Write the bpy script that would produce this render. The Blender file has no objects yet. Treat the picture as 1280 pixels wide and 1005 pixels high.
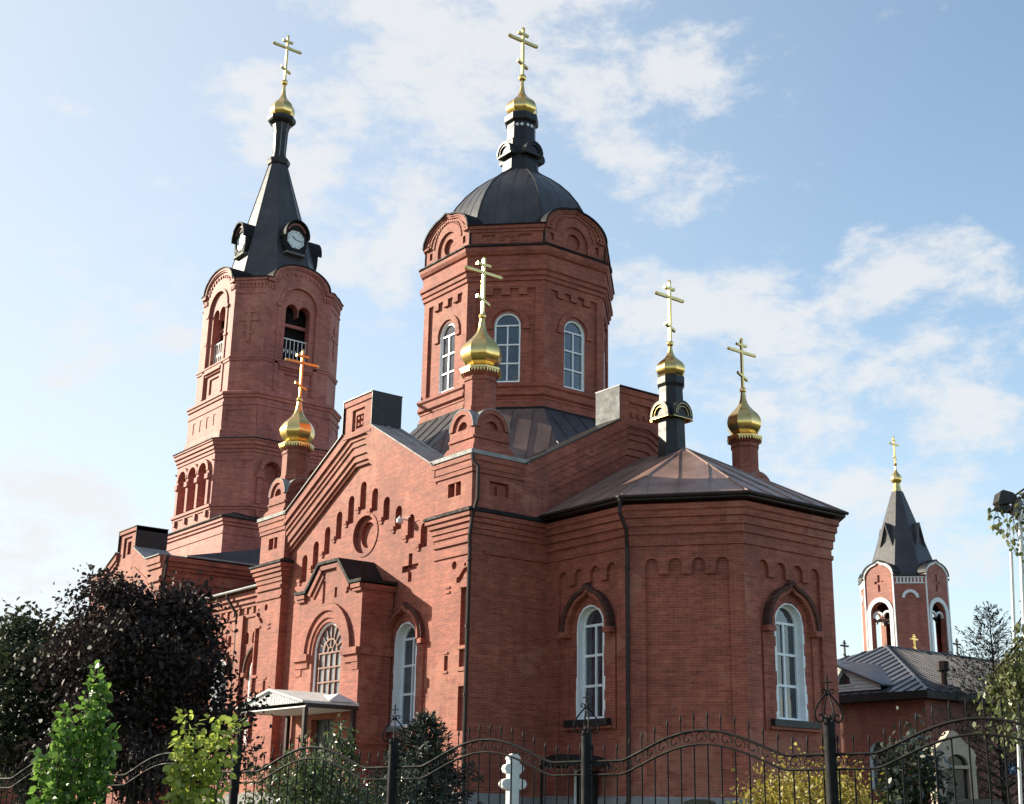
import bpy, bmesh, math, random
import numpy as np
from mathutils import Vector, Matrix
from mathutils.geometry import tessellate_polygon

random.seed(7)
rng = np.random.default_rng(7)
S = bpy.context.scene
COL = S.collection

# ------------------------------------------------------------------ camera
cam_d = bpy.data.cameras.new('camera')
cam = bpy.data.objects.new('camera', cam_d)
COL.objects.link(cam)
CR = Vector((0.60819377, 0.79356626, 0.01878657))
CU = Vector((0.22106341, -0.19206005, 0.95616103))
CF = Vector((-0.76238528, 0.57737816, 0.29223819))
CP = Vector((33.01461674, -23.51631978, 1.69964269))
cam.matrix_world = Matrix(((CR.x, CU.x, -CF.x, CP.x), (CR.y, CU.y, -CF.y, CP.y),
                           (CR.z, CU.z, -CF.z, CP.z), (0, 0, 0, 1)))
cam_d.sensor_width = 36.0
cam_d.lens = 1683.7 / 1280 * 36.0
cam_d.clip_end = 4000
S.camera = cam

# ------------------------------------------------------------------ sky, sun, exposure
SUN_EL = math.radians(23.0)
SUN_DIR = Vector((-0.853 * math.cos(SUN_EL), -0.522 * math.cos(SUN_EL), math.sin(SUN_EL))).normalized()
W = bpy.data.worlds.new('World')
S.world = W
W.use_nodes = True
nt = W.node_tree
for n_ in list(nt.nodes):
    nt.nodes.remove(n_)


def wn(t, **k):
    n = nt.nodes.new(t)
    for a, b in k.items():
        setattr(n, a, b)
    return n


wout = wn('ShaderNodeOutputWorld')
bg = wn('ShaderNodeBackground')
bg.inputs['Strength'].default_value = 0.105
sky = wn('ShaderNodeTexSky')
sky.sky_type = 'NISHITA'
sky.sun_disc = False
sky.sun_elevation = SUN_EL
sky.sun_rotation = math.atan2(SUN_DIR.x, SUN_DIR.y)
sky.air_density = 1.0
sky.dust_density = 0.5
sky.ozone_density = 0.9
tc = wn('ShaderNodeTexCoord')
sep = wn('ShaderNodeSeparateXYZ')
nt.links.new(tc.outputs['Generated'], sep.inputs[0])


def wmath(op, a, b=None, clamp=False):
    m = wn('ShaderNodeMath', operation=op, use_clamp=clamp)
    for i, v in enumerate((a, b)):
        if v is None:
            continue
        if isinstance(v, (int, float)):
            m.inputs[i].default_value = v
        else:
            nt.links.new(v, m.inputs[i])
    return m.outputs[0]


mp = wn('ShaderNodeMapping')
mp.inputs['Scale'].default_value = (1.0, 1.0, 1.9)
mp.inputs['Location'].default_value = (0.37, 1.3, 0.2)
nt.links.new(tc.outputs['Generated'], mp.inputs[0])


def wnoise(scale, detail, rough, dist=0.0):
    n = wn('ShaderNodeTexNoise')
    n.inputs['Scale'].default_value = scale
    n.inputs['Detail'].default_value = detail
    n.inputs['Roughness'].default_value = rough
    n.inputs['Distortion'].default_value = dist
    nt.links.new(mp.outputs[0], n.inputs['Vector'])
    return n.outputs['Fac']


# cloud banks: (azimuth from north towards east, elevation, angular radius), all in degrees
BANKS = [(-38.6, 10.9, 3.5, 0.8), (-33.6, 9.5, 3.5, 0.9), (-62.9, 28.6, 4.5, 1.0), (-57.7, 29.3, 3.5, 1.0), (-56.3, 31.9, 4, 0.9), (-50.1, 31.7, 4.5, 1.1), (-46.3, 31.0, 3, 0.9), (-40.5, 29.7, 1.8, 0.7), (-45.4, 26.2, 1.8, 0.9), (-44.7, 19.8, 5, 1.0), (-40.2, 17.6, 4.5, 0.9), (-35.6, 21.6, 2.2, 0.8), (-32.7, 21.5, 1.8, 0.7), (-32.6, 18.1, 3.5, 0.8), (-35.3, 15.3, 4, 0.7), (-68.2, 20.5, 4, 0.9), (-70.7, 9.8, 4, 1.0), (-59.4, 25.3, 2.5, 0.5), (-60.6, 22.5, 3, 0.8)]


def dirvec(az, el):
    az, el = math.radians(az), math.radians(el)
    return (math.sin(az) * math.cos(el), math.cos(az) * math.cos(el), math.sin(el))


bank = None
for az, el, rad, wgt in BANKS:
    dn = wn('ShaderNodeVectorMath', operation='DOT_PRODUCT')
    nt.links.new(tc.outputs['Generated'], dn.inputs[0])
    dn.inputs[1].default_value = dirvec(az, el)
    k = 1.0 / (1 - math.cos(math.radians(rad)))
    e = wmath('EXPONENT', wmath('MULTIPLY', wmath('SUBTRACT', dn.outputs['Value'], 1.0), k))
    e = wmath('MULTIPLY', e, wgt)
    bank = e if bank is None else wmath('ADD', bank, e)
fluff = wmath('ADD', wmath('MULTIPLY', wnoise(11.0, 14, 0.66, 0.12), 0.95), wmath('MULTIPLY', wnoise(4.5, 5, 0.55), 0.30))
val = wmath('ADD', fluff, wmath('MULTIPLY', wmath('MINIMUM', bank, 1.0), 0.175))
cr = wn('ShaderNodeValToRGB')
cr.color_ramp.interpolation = 'EASE'
cr.color_ramp.elements[0].position = 0.70
cr.color_ramp.elements[0].color = (0, 0, 0, 1)
cr.color_ramp.elements[1].position = 0.90
cr.color_ramp.elements[1].color = (1, 1, 1, 1)
nt.links.new(val, cr.inputs[0])
# thin veil low down and towards the sun
dsn = wn('ShaderNodeVectorMath', operation='DOT_PRODUCT')
nt.links.new(tc.outputs['Generated'], dsn.inputs[0])
dsn.inputs[1].default_value = tuple(SUN_DIR)
veil = wmath('MULTIPLY', wmath('POWER', wmath('MAXIMUM', dsn.outputs['Value'], 0.0), 1.8), 0.95)
lowv = wmath('MULTIPLY', wmath('POWER', wmath('SUBTRACT', 1.0, wmath('MAXIMUM', sep.outputs['Z'], 0.0)), 6.0), 0.62)
far_ = wn('ShaderNodeVectorMath', operation='DOT_PRODUCT')
nt.links.new(tc.outputs['Generated'], far_.inputs[0])
far_.inputs[1].default_value = (-0.62, 0.78, 0.0)
lowv = wmath('MULTIPLY', lowv, wmath('MULTIPLY', wmath('ADD', far_.outputs['Value'], 0.25, True), 1.25))
base_v = wmath('MINIMUM', wmath('ADD', wmath('ADD', veil, lowv), 0.0), 0.85)
inv = wmath('MULTIPLY', wmath('SUBTRACT', 1.0, base_v), wmath('MULTIPLY', cr.outputs[0], 0.84))
cfac = wmath('ADD', base_v, inv)
mx = wn('ShaderNodeMixRGB')
nt.links.new(cfac, mx.inputs['Fac'])
hs_ = wn('ShaderNodeHueSaturation')
hs_.inputs['Hue'].default_value = 0.492
hs_.inputs['Saturation'].default_value = 1.0
hs_.inputs['Value'].default_value = 1.08
nt.links.new(sky.outputs[0], hs_.inputs['Color'])
nt.links.new(hs_.outputs[0], mx.inputs['Color1'])
mx.inputs['Color2'].default_value = (3.95, 4.0, 4.05, 1)
nt.links.new(mx.outputs[0], bg.inputs['Color'])
nt.links.new(bg.outputs[0], wout.inputs['Surface'])

sun_d = bpy.data.lights.new('sun', 'SUN')
sun_d.energy = 5.0
sun_d.angle = math.radians(0.5)
sun_d.color = (1.0, 0.92, 0.74)
sun = bpy.data.objects.new('sun', sun_d)
COL.objects.link(sun)
sun.rotation_euler = SUN_DIR.to_track_quat('Z', 'Y').to_euler()
S.view_settings.view_transform = 'Standard'
S.view_settings.look = 'None'
S.view_settings.gamma = 1.0
S.view_settings.use_curve_mapping = False
S.view_settings.exposure = 1.08


# ------------------------------------------------------------------ materials
class Mat:
    def __init__(self, name):
        self.m = bpy.data.materials.new(name)
        self.m.use_nodes = True
        self.t = self.m.node_tree
        self.b = self.t.nodes['Principled BSDF']

    def n(self, t, **k):
        n = self.t.nodes.new(t)
        for a, b in k.items():
            setattr(n, a, b)
        return n

    def l(self, a, b):
        self.t.links.new(a, b)

    def math(self, op, a, b=None, clamp=False):
        m = self.n('ShaderNodeMath', operation=op, use_clamp=clamp)
        for i, v in enumerate((a, b)):
            if v is None:
                continue
            if isinstance(v, (int, float)):
                m.inputs[i].default_value = v
            else:
                self.l(v, m.inputs[i])
        return m.outputs[0]

    def mix(self, f, a, b, mode='MIX'):
        m = self.n('ShaderNodeMixRGB', blend_type=mode)
        for i, v in zip(('Fac', 'Color1', 'Color2'), (f, a, b)):
            if isinstance(v, (int, float)):
                m.inputs[i].default_value = v
            elif isinstance(v, tuple):
                m.inputs[i].default_value = (*v[:3], 1)
            else:
                self.l(v, m.inputs[i])
        return m.outputs[0]

    def noise(self, scale, detail=4, rough=0.55, vec=None, dist=0.0):
        n = self.n('ShaderNodeTexNoise')
        n.inputs['Scale'].default_value = scale
        n.inputs['Detail'].default_value = detail
        n.inputs['Roughness'].default_value = rough
        n.inputs['Distortion'].default_value = dist
        if vec is None:
            vec = self.n('ShaderNodeNewGeometry').outputs['Position']
        self.l(vec, n.inputs['Vector'])
        return n.outputs['Fac']

    def ramp(self, f, p0, p1, c0=(0, 0, 0), c1=(1, 1, 1)):
        r = self.n('ShaderNodeValToRGB')
        e = r.color_ramp.elements
        e[0].position, e[0].color = p0, (*c0, 1)
        e[1].position, e[1].color = p1, (*c1, 1)
        self.l(f, r.inputs[0])
        return r.outputs[0]

    def wallcoord(self):
        """(along wall, height) from world position and the face normal"""
        g = self.n('ShaderNodeNewGeometry')
        s = self.n('ShaderNodeSeparateXYZ')
        self.l(g.outputs['Position'], s.inputs[0])
        q = self.n('ShaderNodeSeparateXYZ')
        self.l(g.outputs['True Normal'], q.inputs[0])
        u = self.math('SUBTRACT', self.math('MULTIPLY', s.outputs[1], q.outputs[0]),
                      self.math('MULTIPLY', s.outputs[0], q.outputs[1]))
        c = self.n('ShaderNodeCombineXYZ')
        self.l(u, c.inputs[0])
        self.l(s.outputs[2], c.inputs[1])
        return c.outputs[0]


def brick_material(name, c1, c2, mortar, bump=0.35, rough=0.62, spec=0.5):
    M = Mat(name)
    uv = M.wallcoord()
    br = M.n('ShaderNodeTexBrick')
    br.inputs['Scale'].default_value = 1.0
    br.inputs['Brick Width'].default_value = 0.27
    br.inputs['Row Height'].default_value = 0.077
    br.inputs['Mortar Size'].default_value = 0.006
    br.inputs['Mortar Smooth'].default_value = 0.3
    br.inputs['Bias'].default_value = -0.1
    br.inputs['Color1'].default_value = (*c1, 1)
    br.inputs['Color2'].default_value = (*c2, 1)
    br.inputs['Mortar'].default_value = (*mortar, 1)
    M.l(uv, br.inputs['Vector'])
    # brick to brick variation
    sx = M.n('ShaderNodeSeparateXYZ')
    M.l(uv, sx.inputs[0])
    row = M.math('FLOOR', M.math('DIVIDE', sx.outputs[1], 0.077))
    odd = M.math('MULTIPLY', M.math('MODULO', M.math('ABSOLUTE', row), 2.0), 0.135)
    colm = M.math('FLOOR', M.math('DIVIDE', M.math('ADD', sx.outputs[0], odd), 0.27))
    cc = M.n('ShaderNodeCombineXYZ')
    M.l(colm, cc.inputs[0])
    M.l(row, cc.inputs[1])
    wnz = M.n('ShaderNodeTexWhiteNoise', noise_dimensions='2D')
    M.l(cc.outputs[0], wnz.inputs['Vector'])
    bvar = M.ramp(wnz.outputs['Value'], 0.0, 1.0, (0.70, 0.68, 0.68), (1.26, 1.28, 1.26))
    big = M.ramp(M.noise(0.55, 5, 0.6), 0.35, 0.7, (0.74, 0.72, 0.72), (1.14, 1.12, 1.1))
    c = M.mix(0.85, M.mix(0.5, br.outputs['Color'], bvar, 'MULTIPLY'), big, 'MULTIPLY')
    mpv = M.n('ShaderNodeMapping')
    mpv.inputs['Scale'].default_value = (2.2, 0.22, 1.0)
    M.l(uv, mpv.inputs[0])
    run = M.ramp(M.noise(1.0, 5, 0.65, mpv.outputs[0]), 0.38, 0.62, (0.80, 0.78, 0.78), (1.08, 1.08, 1.08))
    c = M.mix(0.7, c, run, 'MULTIPLY')
    # streaky rows of paler or sootier brick
    mpn = M.n('ShaderNodeMapping')
    mpn.inputs['Scale'].default_value = (0.5, 9.0, 1.0)
    M.l(uv, mpn.inputs[0])
    st = M.ramp(M.noise(1.4, 4, 0.65, mpn.outputs[0]), 0.36, 0.68, (0.78, 0.76, 0.76), (1.18, 1.16, 1.14))
    c = M.mix(0.75, c, st, 'MULTIPLY')
    fine = M.ramp(M.noise(7.0, 3, 0.7), 0.3, 0.75, (0.8, 0.8, 0.8), (1.16, 1.15, 1.14))
    c = M.mix(0.7, c, fine, 'MULTIPLY')
    pale = M.ramp(M.noise(1.1, 6, 0.7), 0.62, 0.80)
    c = M.mix(M.math('MULTIPLY', pale, 0.34), c, (0.42, 0.33, 0.28))
    soot = M.ramp(M.noise(0.8, 6, 0.7, None, 0.4), 0.60, 0.82)
    c = M.mix(M.math('MULTIPLY', soot, 0.45), c, (0.10, 0.05, 0.042))
    vo = M.n('ShaderNodeTexVoronoi')
    vo.inputs['Scale'].default_value = 0.42
    M.l(uv, vo.inputs['Vector'])
    vs = M.n('ShaderNodeSeparateColor')
    M.l(vo.outputs['Color'], vs.inputs[0])
    patch = M.math('MULTIPLY', M.ramp(vs.outputs[0], 0.80, 0.84), M.ramp(M.noise(2.5, 4, 0.6), 0.40, 0.52))
    c = M.mix(M.math('MULTIPLY', patch, 0.28), c, (0.46, 0.22, 0.145))
    patch2 = M.math('MULTIPLY', M.ramp(vs.outputs[1], 0.82, 0.86), M.ramp(M.noise(1.7, 5, 0.65), 0.42, 0.56))
    c = M.mix(M.math('MULTIPLY', patch2, 0.35), c, (0.16, 0.06, 0.048))
    M.l(c, M.b.inputs['Base Color'])
    M.b.inputs['Roughness'].default_value = rough
    M.b.inputs['Specular IOR Level'].default_value = spec
    bp = M.n('ShaderNodeBump')
    bp.inputs['Strength'].default_value = bump
    bp.inputs['Distance'].default_value = 0.012
    h = M.math('SUBTRACT', M.math('MULTIPLY', M.noise(9.0, 3), 0.6), br.outputs['Fac'])
    M.l(h, bp.inputs['Height'])
    M.l(bp.outputs[0], M.b.inputs['Normal'])
    return M.m


def plain(name, col, rough=0.6, metal=0.0, var=0.25, scale=2.0, spec=0.4, bump=0.0, detail=5):
    M = Mat(name)
    f = M.noise(scale, detail, 0.62)
    a = tuple(max(0, c * (1 - var)) for c in col)
    b = tuple(c * (1 + var) for c in col)
    c = M.ramp(f, 0.3, 0.72, a, b)
    g = M.ramp(M.noise(scale * 7, 3, 0.6), 0.3, 0.75, (0.85, 0.85, 0.85), (1.12, 1.12, 1.12))
    c = M.mix(0.8, c, g, 'MULTIPLY')
    M.l(c, M.b.inputs['Base Color'])
    M.b.inputs['Metallic'].default_value = metal
    M.b.inputs['Specular IOR Level'].default_value = spec
    r = M.ramp(M.noise(scale * 3, 4), 0.3, 0.7, (rough * 0.8,) * 3, (min(1, rough * 1.2),) * 3)
    M.l(r, M.b.inputs['Roughness'])
    if bump:
        bp = M.n('ShaderNodeBump')
        bp.inputs['Strength'].default_value = bump
        bp.inputs['Distance'].default_value = 0.02
        M.l(M.noise(scale * 4, 4), bp.inputs['Height'])
        M.l(bp.outputs[0], M.b.inputs['Normal'])
    return M.m


BRICK = brick_material('red_brick', (0.38, 0.103, 0.064), (0.29, 0.074, 0.051), (0.385, 0.185, 0.14), 0.35, 0.72, 0.28)
BRICKDK = brick_material('dark_brick', (0.11, 0.045, 0.034), (0.08, 0.034, 0.027), (0.10, 0.06, 0.05), 0.3, 0.8, 0.2)  # near-black brick for the outer roll of the window hoods
BRICKT = brick_material('haze_paled_tower_brick', (0.45, 0.145, 0.115), (0.39, 0.118, 0.094), (0.44, 0.23, 0.185), 0.35, 0.66, 0.36)  # tower brick, lens veil painted in as a paler colour
BRICKC = brick_material('chapel_brick', (0.40, 0.11, 0.072), (0.33, 0.09, 0.06), (0.34, 0.19, 0.15))
PLINTH = plain('grey_plinth', (0.24, 0.235, 0.23), 0.9, 0, 0.2, 1.5)
WHITE = plain('white_plaster', (0.88, 0.88, 0.89), 0.8, 0, 0.07, 3.0)
PVC = plain('white_window_frame', (0.82, 0.83, 0.85), 0.4, 0, 0.03, 3.0)
WHITEP = plain('white_paint', (0.74, 0.74, 0.73), 0.55, 0, 0.06, 3.0)
DARKROOF = plain('dark_roof_sheet', (0.056, 0.051, 0.055), 0.42, 0.0, 0.3, 1.2, 0.35, 0.25)
BROWNROOF = plain('brown_roof_sheet', (0.24, 0.14, 0.112), 0.42, 0.0, 0.4, 0.9, 0.45, 0.3)
MIDROOF = plain('mid_brown_sheet', (0.135, 0.088, 0.078), 0.45, 0.0, 0.4, 0.9, 0.35, 0.3)  # mid brown, used on the south-east skirt facet only
ZINC = plain('zinc_flashing', (0.27, 0.265, 0.26), 0.66, 0.0, 0.25, 2.0, 0.25)
DULLZ = plain('dull_grey_sheet', (0.17, 0.168, 0.165), 0.7, 0.0, 0.3, 1.3, 0.2, 0.15)
PALEROOF = plain('pale_roof_sheet', (0.62, 0.60, 0.57), 0.55, 0, 0.15, 1.5, 0.3)
STONEW = plain('whitewashed_stone', (0.60, 0.60, 0.58), 0.85, 0, 0.12, 5.0, 0.2)
FLASH = plain('dark_flashing', (0.020, 0.018, 0.019), 0.7, 0, 0.3, 2.0, 0.12)
BLACKM = plain('black_metal', (0.020, 0.018, 0.019), 0.42, 0.0, 0.3, 2.0, 0.32)
IRON = plain('painted_iron', (0.011, 0.010, 0.0105), 0.7, 0.0, 0.3, 4.0, 0.15)
PIPE = plain('brown_downpipe', (0.030, 0.017, 0.015), 0.5, 0.0, 0.2, 2.0, 0.25)
DOORM = plain('dark_green_door', (0.035, 0.045, 0.042), 0.5, 0, 0.3, 2.0)
REDFRAME = plain('red_brown_frame', (0.22, 0.085, 0.06), 0.6, 0, 0.2, 3.0)
STONE = plain('cream_stone', (0.40, 0.335, 0.265), 0.88, 0, 0.2, 5.0, 0.2, 0.2)
BARK = plain('dark_bark', (0.055, 0.042, 0.034), 0.95, 0, 0.4, 6.0, 0.2, 0.5)
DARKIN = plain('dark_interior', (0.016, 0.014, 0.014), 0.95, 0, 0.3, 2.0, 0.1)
GRANITE = plain('dark_granite', (0.03, 0.03, 0.032), 0.18, 0, 0.4, 20.0, 0.5)
BLUE = plain('blue_sign_paint', (0.03, 0.10, 0.26), 0.5, 0, 0.1, 3.0)
SKYBLUE = plain('pale_blue_sign_paint', (0.12, 0.36, 0.62), 0.5, 0, 0.1, 3.0)
GREYROOF = plain('grey_chapel_roof', (0.105, 0.098, 0.105), 0.36, 0.45, 0.22, 0.6)
BELL = plain('bell_bronze', (0.10, 0.075, 0.045), 0.4, 0.8, 0.2, 3.0)

_g = Mat('gold_leaf')
_f = _g.noise(3.0, 4)
_g.l(_g.ramp(_f, 0.3, 0.7, (0.76, 0.49, 0.16), (0.88, 0.61, 0.24)), _g.b.inputs['Base Color'])
_g.b.inputs['Metallic'].default_value = 1.0
_g.l(_g.ramp(_g.noise(6.0, 4), 0.3, 0.7, (0.17,) * 3, (0.27,) * 3), _g.b.inputs['Roughness'])
_bp = _g.n('ShaderNodeBump')
_bp.inputs['Strength'].default_value = 0.08
_bp.inputs['Distance'].default_value = 0.05
_g.l(_g.noise(4.0, 2), _bp.inputs['Height'])
_g.l(_bp.outputs[0], _g.b.inputs['Normal'])
GOLD = _g.m

_w = Mat('window_glass')
_w.l(_w.ramp(_w.noise(1.3, 3), 0.35, 0.7, (0.008, 0.009, 0.012), (0.05, 0.056, 0.07)), _w.b.inputs['Base Color'])
_w.b.inputs['Roughness'].default_value = 0.03
_w.b.inputs['Specular IOR Level'].default_value = 0.8
_w.b.inputs['IOR'].default_value = 1.62
_bp = _w.n('ShaderNodeBump')
_bp.inputs['Strength'].default_value = 0.22
_bp.inputs['Distance'].default_value = 0.06
_w.l(_w.noise(1.9, 2), _bp.inputs['Height'])
_w.l(_bp.outputs[0], _w.b.inputs['Normal'])
GLASS = _w.m

_q = Mat('frosted_grey_glass')
_q.l(_q.ramp(_q.noise(2.3, 4), 0.3, 0.7, (0.12, 0.125, 0.13), (0.30, 0.31, 0.32)), _q.b.inputs['Base Color'])
_q.b.inputs['Roughness'].default_value = 0.25
FROST = _q.m


def leaf_material(name, a, b, rough=0.42, trans=0.25, spec=0.5):
    M = Mat(name)
    g = M.n('ShaderNodeNewGeometry')
    c = M.ramp(g.outputs['Random Per Island'], 0.0, 1.0, a, b)
    c = M.mix(0.5, c, M.ramp(M.noise(1.6, 3), 0.3, 0.7, (0.7, 0.7, 0.7), (1.25, 1.25, 1.2)), 'MULTIPLY')
    M.l(c, M.b.inputs['Base Color'])
    M.b.inputs['Roughness'].default_value = rough
    M.b.inputs['Specular IOR Level'].default_value = spec
    tr = M.n('ShaderNodeBsdfTranslucent')
    M.l(c, tr.inputs['Color'])
    ms = M.n('ShaderNodeMixShader')
    ms.inputs[0].default_value = trans
    M.l(M.b.outputs[0], ms.inputs[1])
    M.l(tr.outputs[0], ms.inputs[2])
    M.l(ms.outputs[0], M.t.nodes['Material Output'].inputs['Surface'])
    return M.m


L_PURPLE = leaf_material('purple_leaves', (0.018, 0.013, 0.013), (0.050, 0.033, 0.028), 0.6, 0.2, 0.22)
L_DARK = leaf_material('dark_green_leaves', (0.016, 0.023, 0.012), (0.05, 0.060, 0.03), 0.58, 0.22, 0.25)
L_BRIGHT = leaf_material('bright_green_leaves', (0.05, 0.12, 0.02), (0.22, 0.36, 0.07), 0.36, 0.5)
L_LIME = leaf_material('yellow_green_leaves', (0.18, 0.25, 0.035), (0.45, 0.50, 0.11), 0.36, 0.52)
L_BUSH = leaf_material('bush_leaves', (0.03, 0.05, 0.018), (0.12, 0.155, 0.06), 0.36, 0.3)
L_SPRUCE = leaf_material('spruce_needles', (0.018, 0.025, 0.018), (0.04, 0.05, 0.034), 0.6, 0.1)
L_YELLOW = leaf_material('autumn_yellow_leaves', (0.20, 0.17, 0.025), (0.42, 0.33, 0.06), 0.5, 0.35)
L_GLOSS = leaf_material('glossy_dark_leaves', (0.018, 0.028, 0.015), (0.05, 0.065, 0.035), 0.28, 0.12, 0.7)
L_BIRCH = leaf_material('birch_leaves', (0.07, 0.09, 0.03), (0.20, 0.21, 0.08), 0.42, 0.35)
L_LARCH = leaf_material('larch_needles', (0.05, 0.055, 0.035), (0.11, 0.11, 0.07), 0.7, 0.2)

# ------------------------------------------------------------------ mesh helpers
Z = Vector((0, 0, 1))


class Fr:
    """wall frame: s along the wall, z up, d outwards"""

    def __init__(self, O, u, n):
        self.O, self.u, self.n = Vector(O), Vector(u), Vector(n)

    def p(self, s, z, d=0.0):
        return self.O + self.u * s + Z * z + self.n * d


class MB:
    def __init__(self):
        self.v, self.f, self.m, self.mats = [], [], [], []

    def mi(self, mat):
        if mat not in self.mats:
            self.mats.append(mat)
        return self.mats.index(mat)

    def add(self, verts, faces, mat):
        o = len(self.v)
        self.v += [tuple(v) for v in verts]
        k = self.mi(mat)
        for f in faces:
            self.f.append([i + o for i in f])
            self.m.append(k)

    def pieces(self):
        n = len(self.v)
        par = list(range(n))

        def root(i):
            while par[i] != i:
                par[i] = par[par[i]]
                i = par[i]
            return i
        for f in self.f:
            a = root(f[0])
            for i in f[1:]:
                par[root(i)] = a
        rt = np.array([root(i) for i in range(n)])
        ids, isl = np.unique(rt, return_inverse=True)
        k = len(ids)
        V = np.array(self.v, float)
        lo, hi = np.full((k, 3), 1e9), np.full((k, 3), -1e9)
        np.minimum.at(lo, isl, V)
        np.maximum.at(hi, isl, V)
        size = (hi - lo).max(1)
        gap = np.maximum(0, np.maximum(lo[:, None] - hi[None], lo[None] - hi[:, None]))
        near = np.sqrt((gap ** 2).sum(2)) <= np.maximum(0.02, 0.5 * np.maximum(size[:, None], size[None]))
        lab = np.arange(k)
        while True:
            new = np.array([lab[near[i]].min() for i in range(k)])
            if (new == lab).all():
                break
            lab = new
        out = []
        pv = lab[isl]
        for q in np.unique(lab):
            keep = np.nonzero(pv == q)[0]
            mp_ = {int(i): j for j, i in enumerate(keep)}
            m = MB()
            m.mats = self.mats
            m.v = [self.v[i] for i in keep]
            for f, mi in zip(self.f, self.m):
                if f[0] in mp_:
                    m.f.append([mp_[i] for i in f])
                    m.m.append(mi)
            out.append(m)
        return out

    def build(self, name, parent=None, smooth=None, split=False):
        if split:
            ps = self.pieces()
            if len(ps) > 1:
                return [p.build(name, parent, smooth) for p in ps][0]
        me = bpy.data.meshes.new(name)
        me.from_pydata(self.v, [], self.f)
        for m in self.mats:
            me.materials.append(m)
        me.polygons.foreach_set('material_index', self.m)
        bm = bmesh.new()
        bm.from_mesh(me)
        bmesh.ops.recalc_face_normals(bm, faces=bm.faces)
        bm.to_mesh(me)
        bm.free()
        if smooth is not None:
            me.polygons.foreach_set('use_smooth', [True] * len(me.polygons))
            me.set_sharp_from_angle(angle=math.radians(smooth))
        o = bpy.data.objects.new(name, me)
        COL.objects.link(o)
        if parent is not None:
            o.parent = parent
            o.matrix_parent_inverse = parent.matrix_world.inverted()
        return o

    # --- shapes
    def box(self, a, b, mat):
        x0, y0, z0 = a
        x1, y1, z1 = b
        v = [(x0, y0, z0), (x1, y0, z0), (x1, y1, z0), (x0, y1, z0), (x0, y0, z1), (x1, y0, z1), (x1, y1, z1), (x0, y1, z1)]
        self.add(v, [(0, 3, 2, 1), (4, 5, 6, 7), (0, 1, 5, 4), (1, 2, 6, 5), (2, 3, 7, 6), (3, 0, 4, 7)], mat)

    def fbox(self, fr, s0, s1, z0, z1, d0, d1, mat):
        self.prism(fr, [(s0, z0), (s1, z0), (s1, z1), (s0, z1)], d0, d1, mat)

    def prism(self, fr, poly, d0, d1, mat, edge_mat=None):
        n = len(poly)
        v = [fr.p(s, z, d1) for s, z in poly] + [fr.p(s, z, d0) for s, z in poly]
        tri = tessellate_polygon([[Vector((s, z, 0)) for s, z in poly]])
        self.add(v, [tuple(t) for t in tri] + [tuple(i + n for i in reversed(t)) for t in tri], mat)
        self.add(v, [(i, (i + 1) % n, n + (i + 1) % n, n + i) for i in range(n)], edge_mat or mat)

    def wall(self, fr, outline, holes=(), d=0.0, th=0.3, mat=None, sides=True):
        """front face with holes; hole = (poly, depth, back_mat or None, reveal_mat or None)"""
        polys = [outline] + [h[0] for h in holes]
        tri = tessellate_polygon([[Vector((s, z, 0)) for s, z in p] for p in polys])
        flat = [q for p in polys for q in p]
        ar = lambda P: abs(sum(P[i - 1][0] * P[i][1] - P[i][0] * P[i - 1][1] for i in range(len(P)))) / 2
        want = ar(polys[0]) - sum(ar(p) for p in polys[1:])
        got = sum(ar([flat[i] for i in t]) for t in tri)
        if abs(want - got) > 0.01 * want:
            print('TESS', want, got, len(holes), outline[:2])
        self.add([fr.p(s, z, d) for s, z in flat], [tuple(t) for t in tri], mat)
        if sides and th:
            n = len(outline)
            v = [fr.p(s, z, d) for s, z in outline] + [fr.p(s, z, d - th) for s, z in outline]
            self.add(v, [(i, (i + 1) % n, n + (i + 1) % n, n + i) for i in range(n)], mat)
        for h in holes:
            p, dep, bm_, rm = h
            n = len(p)
            v = [fr.p(s, z, d) for s, z in p] + [fr.p(s, z, d - dep) for s, z in p]
            self.add(v, [(i, (i + 1) % n, n + (i + 1) % n, n + i) for i in range(n)], rm or mat)
            if bm_ is not None:
                t2 = tessellate_polygon([[Vector((s, z, 0)) for s, z in p]])
                self.add([fr.p(s, z, d - dep) for s, z in p], [tuple(t) for t in t2], bm_)

    def band(self, fr, A, B, d0, d1, mat, closed=False):
        """solid strip between two point lists A and B (same length), from depth d0 to d1"""
        n = len(A)
        v = [fr.p(*a, d1) for a in A] + [fr.p(*b, d1) for b in B] + [fr.p(*a, d0) for a in A] + [fr.p(*b, d0) for b in B]
        f = []
        for i in range(n if closed else n - 1):
            j = (i + 1) % n
            f += [(i, j, n + j, n + i), (2 * n + i, 3 * n + i, 3 * n + j, 2 * n + j),
                  (i, 2 * n + i, 2 * n + j, j), (n + i, n + j, 3 * n + j, 3 * n + i)]
        if not closed:
            f += [(0, n, 3 * n, 2 * n), (n - 1, 2 * n - 1 + n * 0, 0, 0)][:1]
            f += [(n - 1, 3 * n - 1, 4 * n - 1, 2 * n - 1)]
        self.add(v, f, mat)

    def ring(self, poly, prof, mat, closed=True, cap=False):
        """sweep profile [(offset,z)] round a plan polygon (CCW), mitred"""
        n = len(poly)
        P = [Vector((x, y)) for x, y in poly]

        def off(i, o):
            if closed or 0 < i < n - 1:
                a = (P[i] - P[i - 1]).normalized()
                b = (P[(i + 1) % n] - P[i]).normalized()
            elif i == 0:
                a = b = (P[1] - P[0]).normalized()
            else:
                a = b = (P[-1] - P[-2]).normalized()
            na, nb = Vector((a.y, -a.x)), Vector((b.y, -b.x))
            m = (na + nb)
            m = m / max(1e-6, m.dot(na))
            return P[i] + m * o
        rows = []
        v = []
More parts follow.
